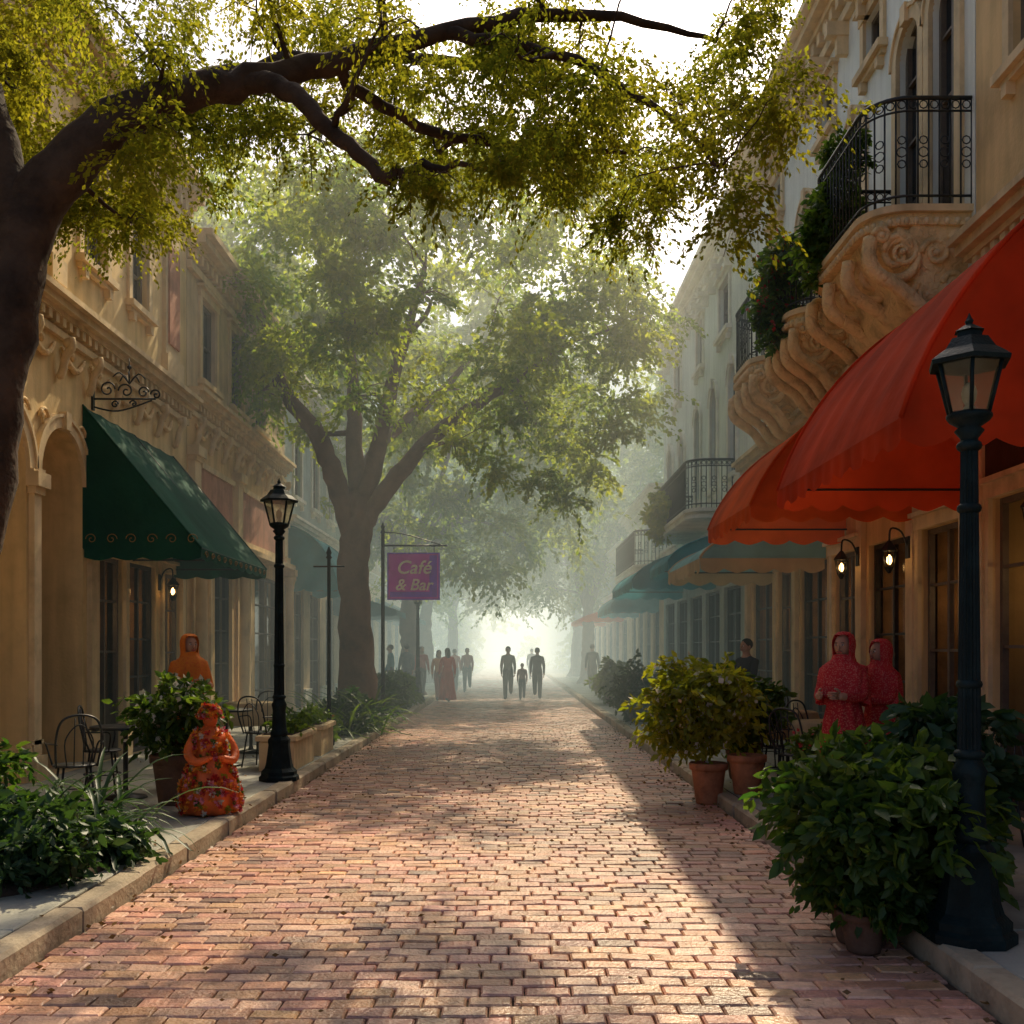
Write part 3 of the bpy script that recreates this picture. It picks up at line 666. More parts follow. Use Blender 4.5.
# balconies
balcony(RF,10.25,12.35,1.0,6.1,1.08,True,1.5)
balcony(RF,13.2,14.5,.95,6.1,1.0,True,.95)
balcony(RF,15.4,17.0,.95,6.1,1.0,True,.75)
balcony(RF,20.9,26.0,1.0,4.55,1.0,False)
balcony(RF,29.8,35.8,1.0,4.15,1.0,False)
def scroll_bracket(F,u,z):
    mb=MB(); ir=M['iron']; mb.box(F.X,F.X+F.s*.03,u-.03,u+.03,z-.15,z+.35,ir)
    mb.tube([F.P(u,z,0),F.P(u,z,.85)],.014,ir,6); mb.tube(smooth([F.P(u,z-.1,0),F.P(u,z-.16,.35),F.P(u,z-.02,.8)],6),.012,ir,6)
    for (wc,zc,r0,sg) in ((.2,.13,.11,1),(.45,.11,.1,-1),(.68,.09,.08,1),(.85,.06,.07,-1),(.3,-.07,.05,1),(.55,-.06,.045,-1)):
        mb.tube([F.P(u+.002*q,z+zc+r0*(1-q/26)*math.sin(q/21*2.7*math.pi),wc+sg*r0*(1-q/26)*math.cos(q/21*2.7*math.pi)) for q in range(22)],.012,ir,5)
    for k in range(5):
        a=k*1.25; mb.tube(smooth([F.P(u,z+.2,.5),F.P(u+.12*math.sin(a),z+.33,.5+.12*math.cos(a)),F.P(u+.2*math.sin(a),z+.26,.5+.22*math.cos(a))],4),[.01]*8+[.003],ir,5)
    mb.tube([F.P(u,z+.2,.5),F.P(u,z+.55,.5)],[.012,.004],ir,6); mb.ell(F.P(u,z+.42,.5),(.03,.03,.03),ir)
    mb.obj('iron_scroll_bracket')
scroll_bracket(LF,13.65,5.0)
# ---------------------------------------------------------------- lamps
gm,t,o=nt('clear_lantern_glass')
gs=t.nodes.new('ShaderNodeBsdfGlossy'); gs.inputs['Roughness'].default_value=.1; tr=t.nodes.new('ShaderNodeBsdfTransparent'); tr.inputs[0].default_value=(.85,.88,.8,1)
dn=t.nodes.new('ShaderNodeBsdfTranslucent'); dn.inputs[0].default_value=(.8,.75,.6,1)
m1=t.nodes.new('ShaderNodeMixShader'); m1.inputs[0].default_value=.3; m2=t.nodes.new('ShaderNodeMixShader'); m2.inputs[0].default_value=.08
t.links.new(tr.outputs[0],m1.inputs[1]); t.links.new(dn.outputs[0],m1.inputs[2]); t.links.new(m1.outputs[0],m2.inputs[1]); t.links.new(gs.outputs[0],m2.inputs[2]); t.links.new(m2.outputs[0],o.inputs[0])
def lamp(x,y,H,s=1.0,lit=False):
    e=par('street_lamp',(x,y,.12)); g=M['lampgreen']; mb=MB()
    mb.lathe((0,0,0),[(.235*s,0),(.235*s,.05),(.21*s,.07),(.21*s,.11),(.17*s,.15),(.155*s,.2),(.14*s,.3),(.125*s,.42),(.13*s,.45),(.13*s,.48),(.1*s,.52)],g,8,math.pi/8,False)
    mb.lathe((0,0,.52),[(.1*s,0),(.105*s,.04),(.085*s,.07),(.075*s,.3),(.082*s,.34),(.09*s,.37),(.07*s,.41),(.058*s,.46)],g,20)
    zt=H-.68
    vs=[];K=10
    for k in range(K+1):
        z=.96+(zt-.96)*k/K; r=(.056-.016*k/K)*s
        for j in range(32): a=2*math.pi*j/32; rr=r*(1+(.09 if j%2 else -.06)); vs.append((rr*math.cos(a),rr*math.sin(a),z))
    mb.add(vs,[(k*32+j,k*32+(j+1)%32,(k+1)*32+(j+1)%32,(k+1)*32+j) for k in range(K) for j in range(32)],g,False)
    for z,r in ((.98,.075),(1.35,.062),(zt-.35,.058),(zt-.02,.06)): mb.lathe((0,0,z-.03),[(r*.7*s,0),(r*s,.015),(r*1.08*s,.03),(r*s,.045),(r*.7*s,.06)],g,18)
    mb.lathe((0,0,zt-.02),[(.04*s,0),(.045*s,.04),(.075*s,.08),(.055*s,.1),(.10*s,.13),(.115*s,.15),(.115*s,.165)],g,18)
    mb.obj('post',e)
    z0=zt+.145; z1=z0+.27; mb=MB(); rb,rt=.105*s,.175*s
    for k in range(6):
        a=k*math.pi/3+.2; a2=a+math.pi/3
        p=lambda r,z,aa:(r*math.cos(aa),r*math.sin(aa),z)
        mb.tube([p(rb,z0,a),p(rt,z1,a)],.011*s,g,5)
        mb.tube([p(rb,z0,a),p(rb,z0,a2)],.012*s,g,5); mb.tube([p(rt,z1,a),p(rt,z1,a2)],.014*s,g,5)
    mb.lathe((0,0,z1),[(.215*s,-.012),(.22*s,.01),(.19*s,.035),(.14*s,.07),(.11*s,.115),(.10*s,.13),(.07*s,.135),(.065*s,.165),(.08*s,.17),(.04*s,.195),(.018*s,.21),(.024*s,.225),(.012*s,.245),(.002,.27)],g,6,.2,False)
    mb.obj('lantern_frame',e)
    mb=MB()
    vs=[(rb*.97*math.cos(k*math.pi/3+.2),rb*.97*math.sin(k*math.pi/3+.2),z0) for k in range(6)]+[(rt*.97*math.cos(k*math.pi/3+.2),rt*.97*math.sin(k*math.pi/3+.2),z1) for k in range(6)]
    mb.add(vs,[(k,(k+1)%6,6+(k+1)%6,6+k) for k in range(6)],gm); mb.obj('glass_panes',e)
    mb=MB(); mb.lathe((0,0,z0-.01),[(.03,0),(.03,.05),(.02,.06),(.035*s,.09),(.04*s,.13),(.03*s,.16),(.012,.18)],M['bulb'],12); mb.obj('bulb',e)
lamp(2.42,5.42,3.31); lamp(-2.74,12.05,3.55,1.0); lamp(-2.85,31,3.5)
def wall_lantern(F,u,z,w=0):
    e=par('wall_lantern'); mb=MB(); c=F.P(u,z,w+.22)
    mb.tube(smooth([F.P(u,z+.1,w),F.P(u,z+.3,w+.08),F.P(u,z+.34,w+.2),F.P(u,z+.2,w+.22)],4),.012,M['iron'],5); mb.box(F.X+F.s*w,F.X+F.s*(w+.02),u-.05,u+.05,z,z+.25,M['iron'])
    mb.lathe((c[0],c[1],z-.12),[(.02,-.05),(.05,0),(.055,.01),(.055,.02)],M['iron'],6,0,False); mb.lathe((c[0],c[1],z+.08),[(.1,0),(.1,.015),(.05,.08),(.02,.12)],M['iron'],6,0,False)
    for k in range(6):
        a=k*math.pi/3; mb.tube([(c[0]+.052*math.cos(a),c[1]+.052*math.sin(a),z-.1),(c[0]+.085*math.cos(a),c[1]+.085*math.sin(a),z+.08)],.006,M['iron'],4)
    mb.obj('bracket',e); mb=MB(); mb.lathe((c[0],c[1],z-.07),[(.015,0),(.032,.035),(.028,.08),(.008,.11)],M['amber'],10); mb.obj('bulb',e)
for F,u,z,w_ in ((LF,16.25,2.6,0),(RF,11.7,2.7,.07),(RF,13.4,2.75,.07),(RF,8.48,2.75,.07),(LF,10.15,2.75,.07)): wall_lantern(F,u,z,w_)
# thin post + sign
mb=MB(); mb.lathe((-2.95,16.5,.12),[(.09,0),(.09,.08),(.05,.14),(.035,.4),(.03,1.2),(.028,3.0),(.05,3.02),(.03,3.06),(.045,3.1),(.01,3.2)],M['lampgreen'],14)
mb.tube([(-3.2,16.5,3.0),(-2.7,16.5,3.0)],.014,M['lampgreen'],6); mb.obj('sign_post')
e=par('hanging_shop_sign'); mb=MB(); sx,sy=-2.9,23.0
mb.lathe((sx,sy,.12),[(.11,0),(.11,.1),(.06,.16),(.045,.5),(.04,4.15),(.06,4.17),(.03,4.25),(.05,4.3),(.01,4.4)],M['lampgreen'],14)
mb.tube([(sx,sy,4.0),(sx+1.45,sy,4.0)],.022,M['iron'],6); mb.tube(smooth([(sx,sy,4.3),(sx+.5,sy,4.25),(sx+1.3,sy,4.02)],5),.014,M['iron'],5)
for q in (.25,1.15): mb.tube([(sx+q,sy,4.0),(sx+q,sy,3.84)],.01,M['iron'],5)
mb.obj('post_and_bracket',e)
mb=MB(); mb.box(sx+.1,sx+1.28,sy-.03,sy+.03,2.78,3.84,M['purple']); 
x0,x1,z0,z1=sx+.13,sx+1.25,2.81,3.81
for a in ((x0,x1,z0,z0+.03),(x0,x1,z1-.03,z1),(x0,x0+.03,z0+.03,z1-.03),(x1-.03,x1,z0+.03,z1-.03)): mb.box(a[0],a[1],sy-.036,sy-.0305,a[2],a[3],M['magenta'])
mb.box(x0+.03,x1-.2,sy-.034,sy-.0305,z0+.15,z1-.03,M['magenta'])
mb.obj('sign_board',e)
for tx,zz,sz in (('Café',3.42,.42),('& Bar',3.05,.36)):
    cu=bpy.data.curves.new('lettering','FONT'); cu.body=tx; cu.size=sz; cu.extrude=.006; cu.offset=.006; cu.align_x='CENTER'; cu.shear=.25; cu.materials.append(M['lett'])
    o=bpy.data.objects.new('lettering',cu); COL.objects.link(o); o.parent=e; o.location=(sx+.69,sy-.043,zz-.05); o.rotation_euler=(R(90),0,0)
# ---------------------------------------------------------------- trees
zt=[(-6.5,4.9),(-4,5.1),(-3.2,5.2),(-2.6,5.7),(-2.3,6.2),(-1.6,6.2),(-1,5.5),(-.5,5.35),(0,5.7),(.4,5.4),(1,5.1),(1.5,4.8),(1.8,5.2),(2.3,5.9),(2.6,6.8),(3.1,8)]
def zlow(x,y): return np.interp(x,[a for a,b in zt],[b for a,b in zt])+.42*(y-9)
near=[[(-4.6,7.6,.05,.36),(-4.4,7.8,1.5,.28),(-4.1,7.9,3,.24),(-3.93,8,4.3,.215),(-3.75,8.1,5.2,.21),(-3.1,8.3,6.0,.165),(-2.5,8.6,6.35,.13),(-1.6,8.9,6.75,.10),(-.6,9.2,7.2,.075),(.8,9.6,7.6,.05),(2,10,7.6,.02)],
 [(-2.3,8.7,6.45,.09),(-1.9,8.5,6.3,.08),(-1.4,8.3,5.8,.065),(-1.0,8.2,5.45,.05),(-.7,8.2,5.5,.035),(-.2,8.2,5.5,.015)],
 [(-3.85,8.05,4.9,.17),(-4.25,8.2,6.2,.13),(-4.9,8.6,7.5,.08),(-5.4,9,8.4,.03)],
 [(-3.2,8.25,5.9,.12),(-2.6,9.5,7.0,.10),(-1.2,11,8.0,.06),(.5,12,8.4,.03)],
 [(-.6,9.2,7.2,.06),(.4,9,6.9,.045),(1.2,8.9,6.4,.032),(1.8,8.8,5.8,.015)],
 [(-1.6,8.9,6.75,.06),(-.9,9.6,6.6,.05),(.1,10.3,6.7,.04),(1.2,10.8,6.9,.02)]]
cl=[]
while len(cl)<190:
    x=random.uniform(-6.3,2.9); y=random.uniform(7.8,12.8); r=random.uniform(.24,.46)
    zl=zlow(x,y); z=zl+r*.7+abs(random.gauss(0,.9))
    if -2.5<x<-1.2 and y<9.7 and random.random()<.6: continue
    if z>9.3: continue
    cl.append((x,y,z,r))
for i in range(40):
    x=random.uniform(-5.8,.8); y=random.uniform(9.5,12.5); cl.append((x,y,1.65+(y)*random.uniform(.50,.68),random.uniform(.35,.5)))
tree('oak_tree',near,cl,24,24,.05,M['leafn'],M['bark'],.6)
def crown(cx,cy,cz,rx,ry,rz,n,r0,r1,cut=-.75):
    o=[]
    while len(o)<n:
        v=rng.normal(0,1,3); v/=np.linalg.norm(v)
        if v[2]<cut: continue
        k=random.uniform(.45,1)**.6; k*=1+.18*math.sin(v[0]*5+cx)*math.cos(v[1]*4+v[2]*3)
        o.append((cx+v[0]*rx*k,cy+v[1]*ry*k,cz+v[2]*rz*k,random.uniform(r0,r1)))
    return o
def midlimbs(x,y,r,fk,spread,H,n=6):
    L=[[(x,y,.05,r),(x+.03,y,1.6,r*.8),(x-.05,y+.05,fk*.7,r*.72),(x+.02,y,fk,r*.6)]]
    for k in range(n):
        a=k*2*math.pi/n+rng.uniform(-.3,.3); dx,dy=math.cos(a),math.sin(a)*.7; s=spread*rng.uniform(.7,1.1)
        L.append([(x+.02,y,fk-.3,r*.42),(x+dx*s*.25,y+dy*s*.25,fk+(H-fk)*.25,r*.34),(x+dx*s*.6+.2,y+dy*s*.6,fk+(H-fk)*.5,r*.2),(x+dx*s,y+dy*s,fk+(H-fk)*.72,r*.08)])
    return L
lm=[[(-3.35,22,.05,.46),(-3.32,22,1.6,.38),(-3.4,22,3.3,.34),(-3.3,22,4.5,.33),(-3.3,22,5.0,.25)],
 [(-3.35,22,3.9,.24),(-3.75,21.8,5.2,.22),(-4.1,21.6,6.2,.19),(-4.8,21.4,7.2,.14),(-5.3,21.3,9.0,.07)],
 [(-3.3,22,4.6,.22),(-3.45,22.3,6.4,.17),(-3.55,22.6,8.1,.12),(-4.0,23,10.4,.04)],
 [(-3.3,22,4.6,.22),(-2.85,21.7,5.9,.18),(-2.45,21.4,7.4,.13),(-1.8,21.2,9.6,.05)],
 [(-3.3,22,4.2,.22),(-2.6,21.9,5.2,.19),(-1.6,21.8,6.3,.15),(-.3,21.8,7.2,.11),(1.2,21.9,8.2,.05)],
 [(-3.3,22,4.7,.18),(-3.0,23,6.2,.15),(-1.8,24,7.6,.1),(-.6,25,9.2,.04)]]
cl=crown(-2.0,22,8.8,5.2,4.0,3.9,150,.5,.95,-.8)
cl=[c for c in cl if not(c[0]<-1.8 and c[2]<6.6)]+[(x,y,z,.55) for x,y,z in ((0.6,22,5.3),(1.2,22.5,5.0),(-.4,22,5.6),(1.8,23,5.6),(-1.2,21,5.9),(2.2,22,6.4),(-.2,20.5,6.3))]
tree('oak_tree',lm,cl,26,24,.12,M['leafm'],M['barkm'],.45,twr=.05)
cl=crown(-2.4,35,8.8,5.4,4.5,5.4,165,.7,1.1,-.9)
cl=[c for c in cl if c[2]>3.6]
T2=tree('oak_tree',midlimbs(-3.5,35,.4,3.8,4,11),cl,22,20,.19,M['leafm'],M['barkm'],.45,twr=.05)
def copytree(src,dx,dy,rot,s):
    e=par('oak_tree',(0,0,0)); 
    Mx=Matrix.Translation((dx,dy,0))@Matrix.Rotation(rot,4,'Z')@Matrix.Diagonal((s,s,s,1))@Matrix.Translation((3.5,-35,0))
    e.matrix_world=Mx
    for c in src.children:
        o=bpy.data.objects.new(c.name,c.data); COL.objects.link(o); o.parent=e
copytree(T2,3.5,47,2.2,.95); copytree(T2,-4.0,48,1.1,1.0); copytree(T2,3.8,60,4.0,1.05); copytree(T2,-3.6,62,5.0,1.05)
copytree(T2,-9.5,29,1.9,1.1); copytree(T2,9.8,42,.6,1.3)
cl=[]
for i in range(380):
    x=random.uniform(-45,45); 
    if abs(x-1.2)<3.2 and random.random()<.95: continue
    cl.append((x,random.uniform(74,92),random.uniform(.5,13+2*math.sin(x*.4)),random.uniform(1.4,2.3)))
P,D=sprigs(cl,12,12,.4); leaf_obj('distant_trees',P,D,.65,M['leafm'],None,.6)
# ---------------------------------------------------------------- plants
def bush(name,x,y,z,rx,ry,rz,n,size,mat,pots=(),flowers=None,seed=0,detail=True,open_=.0):
    e=par(name); cl=[]
    for i in range(n):
        v=rng.normal(0,1,3); v/=np.linalg.norm(v); k=random.uniform(.3,1.12)**.5
        k*=1+.15*math.sin(v[0]*6+x*3)*math.sin(v[2]*5+y)
        cl.append((x+v[0]*rx*k,y+v[1]*ry*k,z+v[2]*rz*k,.17*random.uniform(.7,1.6)*(rx/.6)**.5))
    P,D=sprigs(cl,9,9,.35); keep=P[:,2]>.14; P=P[keep];D=D[keep]
    leaf_obj('foliage',P,D,size,mat,e,.5,detail,.5)
    mb=MB()
    for c in cl[::2]:
        mb.tube(smooth([(x+rng.normal(0,.06),y+rng.normal(0,.06),max(.15,z-rz*.9)),((x+c[0])/2,(y+c[1])/2,(z-rz*.5+c[2])/2),c[:3]],3),[.01,.01,.009,.008,.007,.005,.003],M['bark'],5,caps=False)
    mb.obj('stems',e)
    if flowers:
        sel=rng.choice(len(P),int(len(P)*.09)); leaf_obj('blossoms',P[sel],rng.normal(0,1,(len(sel),3)),size*.8,flowers,e,.9)
    for (px,py,pz,pr,ph,pm) in pots:
        mb=MB(); mb.lathe((px,py,pz),[(pr*.68,0),(pr*.72,.02),(pr*.95,ph*.8),(pr*.96,ph*.82),(pr*1.08,ph*.83),(pr*1.1,ph*.98),(pr*1.05,ph),(pr*.95,ph),(pr*.93,ph*.9)],pm,24); mb.lathe((px,py,pz+ph*.86),[(pr*.93,0),(pr*.5,.02),(.01,.03)],M['soil'],16)
        mb.obj('pot',e)
    return e
def straps(name,x,y,z,n,ln,wd,mat,parent=None,spread=.12):
    mb=MB()
    for i in range(n):
        a=random.uniform(0,6.283); el=random.uniform(.35,1.35); l=ln*random.uniform(.6,1.1); b=(x+random.gauss(0,spread),y+random.gauss(0,spread),z)
        dx,dy=math.cos(a),math.sin(a); vs=[];K=7; px,pz=0,0
        for k in range(K+1):
            t_=k/K; e_=el-1.5*t_**1.5*(1.5-el*.6); 
            if k: px+=l/K*math.cos(e_); pz+=l/K*math.sin(e_)
            w_=wd*(.6+.6*t_)*(1-t_**3)+.002
            c=(b[0]+dx*px,b[1]+dy*px,max(.13,b[2]+pz)); vs+=[(c[0]-dy*w_,c[1]+dx*w_,c[2]+w_*.5),c,(c[0]+dy*w_,c[1]-dx*w_,c[2]+w_*.5)]
        mb.add(vs,[(k*3+q,k*3+q+1,k*3+q+4,k*3+q+3) for k in range(K) for q in range(2)],mat,True)
    o=mb.obj(name,parent); at=o.data.attributes.new('rnd','FLOAT','FACE'); at.data.foreach_set('value',np.repeat(rng.random(n),14).astype(np.float32)); return o
bush('potted_shrub',2.14,5.85,.66,.54,.46,.42,115,.095,M['leafg'],[(1.98,5.8,.0,.19,.3,M['clay']),(2.3,6.0,.12,.22,.36,M['clay'])])
bush('potted_shrub',1.95,5.7,.38,.22,.25,.18,26,.08,M['leafg'],[(1.93,5.62,0,.13,.22,M['clay'])])
bush('potted_shrub',2.72,6.6,.9,.36,.42,.38,46,.11,M['leafd'],[(2.75,6.6,.12,.24,.42,M['terra'])])
bush('potted_shrub',2.05,11.2,1.08,.52,.5,.5,75,.085,M['leafy'],[(2.12,11.05,.0,.19,.44,M['terra']),(2.5,10.9,.12,.19,.42,M['terra'])],M['leafw'])
bush('potted_shrub',2.65,11.9,1.0,.4,.45,.42,45,.09,M['leafg'],[(2.75,12.2,.12,.22,.45,M['clay'])])
bush('potted_shrub',2.75,22,.75,.55,.8,.55,60,.1,M['leafd'],[(2.75,22,.12,.3,.4,M['clay'])])
bush('potted_shrub',2.9,29,.8,.5,.8,.5,40,.12,M['leafg'],[(2.9,29,.12,.3,.4,M['clay'])])
bush('flower_pot',3.05,10.0,.75,.25,.25,.2,22,.06,M['leafg'],[(3.05,10.0,.12,.17,.4,M['terra'])],M['leafr'])
bed=par('planting_bed'); mb=MB(); mb.lathe((-3.55,7.3,.1),[(1.2,0),(1.1,.06),(.6,.1),(.01,.12)],M['soil'],28,sx=.62,sy=1.0); mb.obj('soil_mound',bed)
for (x,y,n,l) in ((-3.2,7.9,60,.85),(-3.5,8.1,55,.95),(-3.05,7.5,36,.6),(-3.5,7.2,40,.75)): straps('strap_leaves',x,y,.2,n,l,.02,M['leafd'],bed)
bush('dark_shrub',-3.2,6.75,.36,.38,.36,.24,55,.08,M['leafd']); bush('dark_shrub',-2.95,7.5,.26,.26,.3,.14,26,.065,M['leafd']); bush('dark_shrub',-3.9,6.9,.55,.36,.42,.36,50,.08,M['leafd'])
bush('dark_shrub',-4.2,7.6,.6,.5,.5,.4,50,.08,M['leafg'])
bush('potted_flowers',-3.35,10.2,1.0,.36,.36,.32,40,.08,M['leafg'],[(-3.35,10.2,.12,.23,.5,M['clay'])],M['leafw'])
bed2=par('planting_bed')
for (x,y) in ((-3.0,19.2),(-2.95,20.4),(-3.6,19.8),(-3.1,21.2),(-3.0,18.4)): straps('strap_leaves',x,y,.15,54,1.15,.032,M['leafg'],bed2,.25)
bush('low_hedge',-3.2,19.8,.45,.45,1.6,.35,80,.1,M['leafd']); bush('low_hedge',-3.1,24.5,.5,.5,1.4,.4,60,.12,M['leafd'])
bush('low_hedge',-3.2,28,.6,.5,1.6,.5,60,.13,M['leafg'])
bush('flower_bed',-3.3,17.3,.35,.35,.6,.2,30,.09,M['leafg'],(),M['leafr'])
bush('balcony_vine',3.72,11.95,6.45,.25,.4,.6,60,.085,M['leafg']); bush('balcony_vine',3.65,13.9,6.5,.3,.55,.75,70,.09,M['leafg'],(),M['leafr'])
bush('balcony_vine',3.6,24.5,4.9,.3,1.3,.5,60,.12,M['leafy'])
bush('balcony_vine',3.9,12.0,7.4,.22,.25,.4,22,.07,M['leafg'])
n=1400; P=np.stack([rng.uniform(-5.2,4.3,n),rng.uniform(2.5,22,n),np.zeros(n)],1); P[:,2]=np.where((P[:,0]<KL)|(P[:,0]>KR),.138,.018)
edge=rng.random(n)<.65; P[edge,0]=np.where(rng.random(edge.sum())<.5,KL+np.abs(rng.normal(0,.25,edge.sum())),KR-np.abs(rng.normal(0,.25,edge.sum()))); P[edge,2]=.018
D=rng.normal(0,1,(n,3)); D[:,2]*=.02; leaf_obj('fallen_leaves',P,D*3,.04,M['leafb'],None,.55)
# ---------------------------------------------------------------- furniture
def chair(x,y,rot):
    mb=MB(); ir=M['iron']
    S=lambda p:smooth(p,5)
    mb.lathe((0,0,.44),[(.19,0),(.2,.008),(.19,.02)],ir,20)
    for a in (.7,2.4,3.9,5.5): mb.tube([(.16*math.cos(a),.16*math.sin(a),.44),(.23*math.cos(a),.23*math.sin(a),0)],.011,ir,6)
    mb.tube([(.19*math.cos(a),.19*math.sin(a),.2) for a in np.linspace(0,6.283,17)[:-1]],.007,ir,5,closed=True)
    mb.tube(S([(-.18,-.1,.44),(-.2,-.19,.7),(-.15,-.22,.88),(0,-.23,.93),(.15,-.22,.88),(.2,-.19,.7),(.18,-.1,.44)]),.011,ir,6)
    mb.tube(S([(-.1,-.16,.46),(-.12,-.2,.7),(0,-.22,.84),(.12,-.2,.7),(.1,-.16,.46)]),.007,ir,5)
    for q in (-.04,.04): mb.tube([(q,-.17,.46),(q,-.22,.9)],.006,ir,5)
    for sx in(-1,1): mb.tube(S([(.19*sx,-.19,.66),(.25*sx,-.02,.66),(.23*sx,.1,.64),(.18*sx,.08,.45)]),.009,ir,5)
    return mb.obj('bistro_chair',loc=(x,y,.125),rot=rot)
def table(x,y,clothed=False):
    e=par('cafe_table',(x,y,.125)); mb=MB(); ir=M['iron']
    mb.lathe((0,0,0),[(.22,0),(.2,.02),(.04,.05),(.025,.1),(.025,.66),(.06,.7),(.34,.715),(.35,.72),(.35,.74),(.34,.745)],ir,24); mb.obj('pedestal_table',e)
    if clothed: mb=MB(); mb.lathe((0,0,.42),[(.43,0),(.4,.12),(.37,.28),(.362,.325),(.34,.332),(.01,.334)],M['creamc'],48,fold=.07,nf=12); mb.obj('table_cloth',e)
for a in ((3.0,11.4,-1.2),(2.95,10.6,-.9),(3.6,10.6,.9),(3.5,12.0,-2.5),(3.4,13.6,1.0),(3.75,8.0,2.0),(3.2,7.7,-1.4),(-3.6,11.2,1.9),(-4.4,11.0,-1.3),(-4.1,9.6,.6),(-3.3,13.4,-.4),(-4.3,13.6,1.8),(-3.6,15.2,.3)): chair(*a)
for a in ((3.45,11.2,True),(3.5,13.0,True),(3.6,8.5,False),(-4.0,10.6,False),(-3.8,13.6,False),(-3.9,15.3,True)): table(*a)
def planter(x,y,l):
    e=par('stone_planter'); mb=MB(); mb.cbox(x-.22,x+.22,y-l/2,y+l/2,.12,.5,.02,M['creamtrim']); mb.cbox(x-.26,x+.26,y-l/2-.04,y+l/2+.04,.5,.57,.015,M['creamtrim']); mb.box(x-.19,x+.19,y-l/2+.03,y+l/2-.03,.57,.58,M['soil']); mb.obj('trough',e)
    P,D=sprigs([(x+random.gauss(0,.08),y+random.uniform(-l/2,l/2),.68,.16) for _ in range(int(l*16))],8,8,.3); leaf_obj('foliage',P,D,.07,M['leafg'],e,.5)
planter(-2.98,13.6,1.3); planter(-2.98,15.3,1.0)
# ---------------------------------------------------------------- people
def fabric(n,c): 
    if n not in M: M[n]=cloth(n,c,.05)
    return M[n]
skin=stucco('skin',(.42,.24,.16),.55,8,.9,1.08,.05); hair=stucco('hair',(.03,.02,.015),.6,20,.5,1.6,.5,80); shoe=stucco('shoe',(.03,.025,.02),.5)
lip=stucco('lips',(.35,.09,.08),.5); white=stucco('eye_white',(.7,.68,.65),.3)
def skinmesh(V,E,Rd,root=0,sub=1):
    me=bpy.data.meshes.new('sk'); me.from_pydata(V,E,[]); o=bpy.data.objects.new('sk',me); COL.objects.link(o)
    md=o.modifiers.new('s','SKIN'); md.use_smooth_shade=True
    for i,r in enumerate(Rd):
        d=me.skin_vertices[0].data[i]; d.radius=r if hasattr(r,'__len__') else (r,r); d.use_root=(i==root)
    o.modifiers.new('u','SUBSURF').levels=sub
    dg=bpy.context.evaluated_depsgraph_get(); dg.update(); ev=o.evaluated_get(dg); m2=ev.to_mesh()
    vs=[tuple(v.co) for v in m2.vertices]; fs=[tuple(p.vertices) for p in m2.polygons]; ev.to_mesh_clear()
    bpy.data.objects.remove(o); return vs,fs
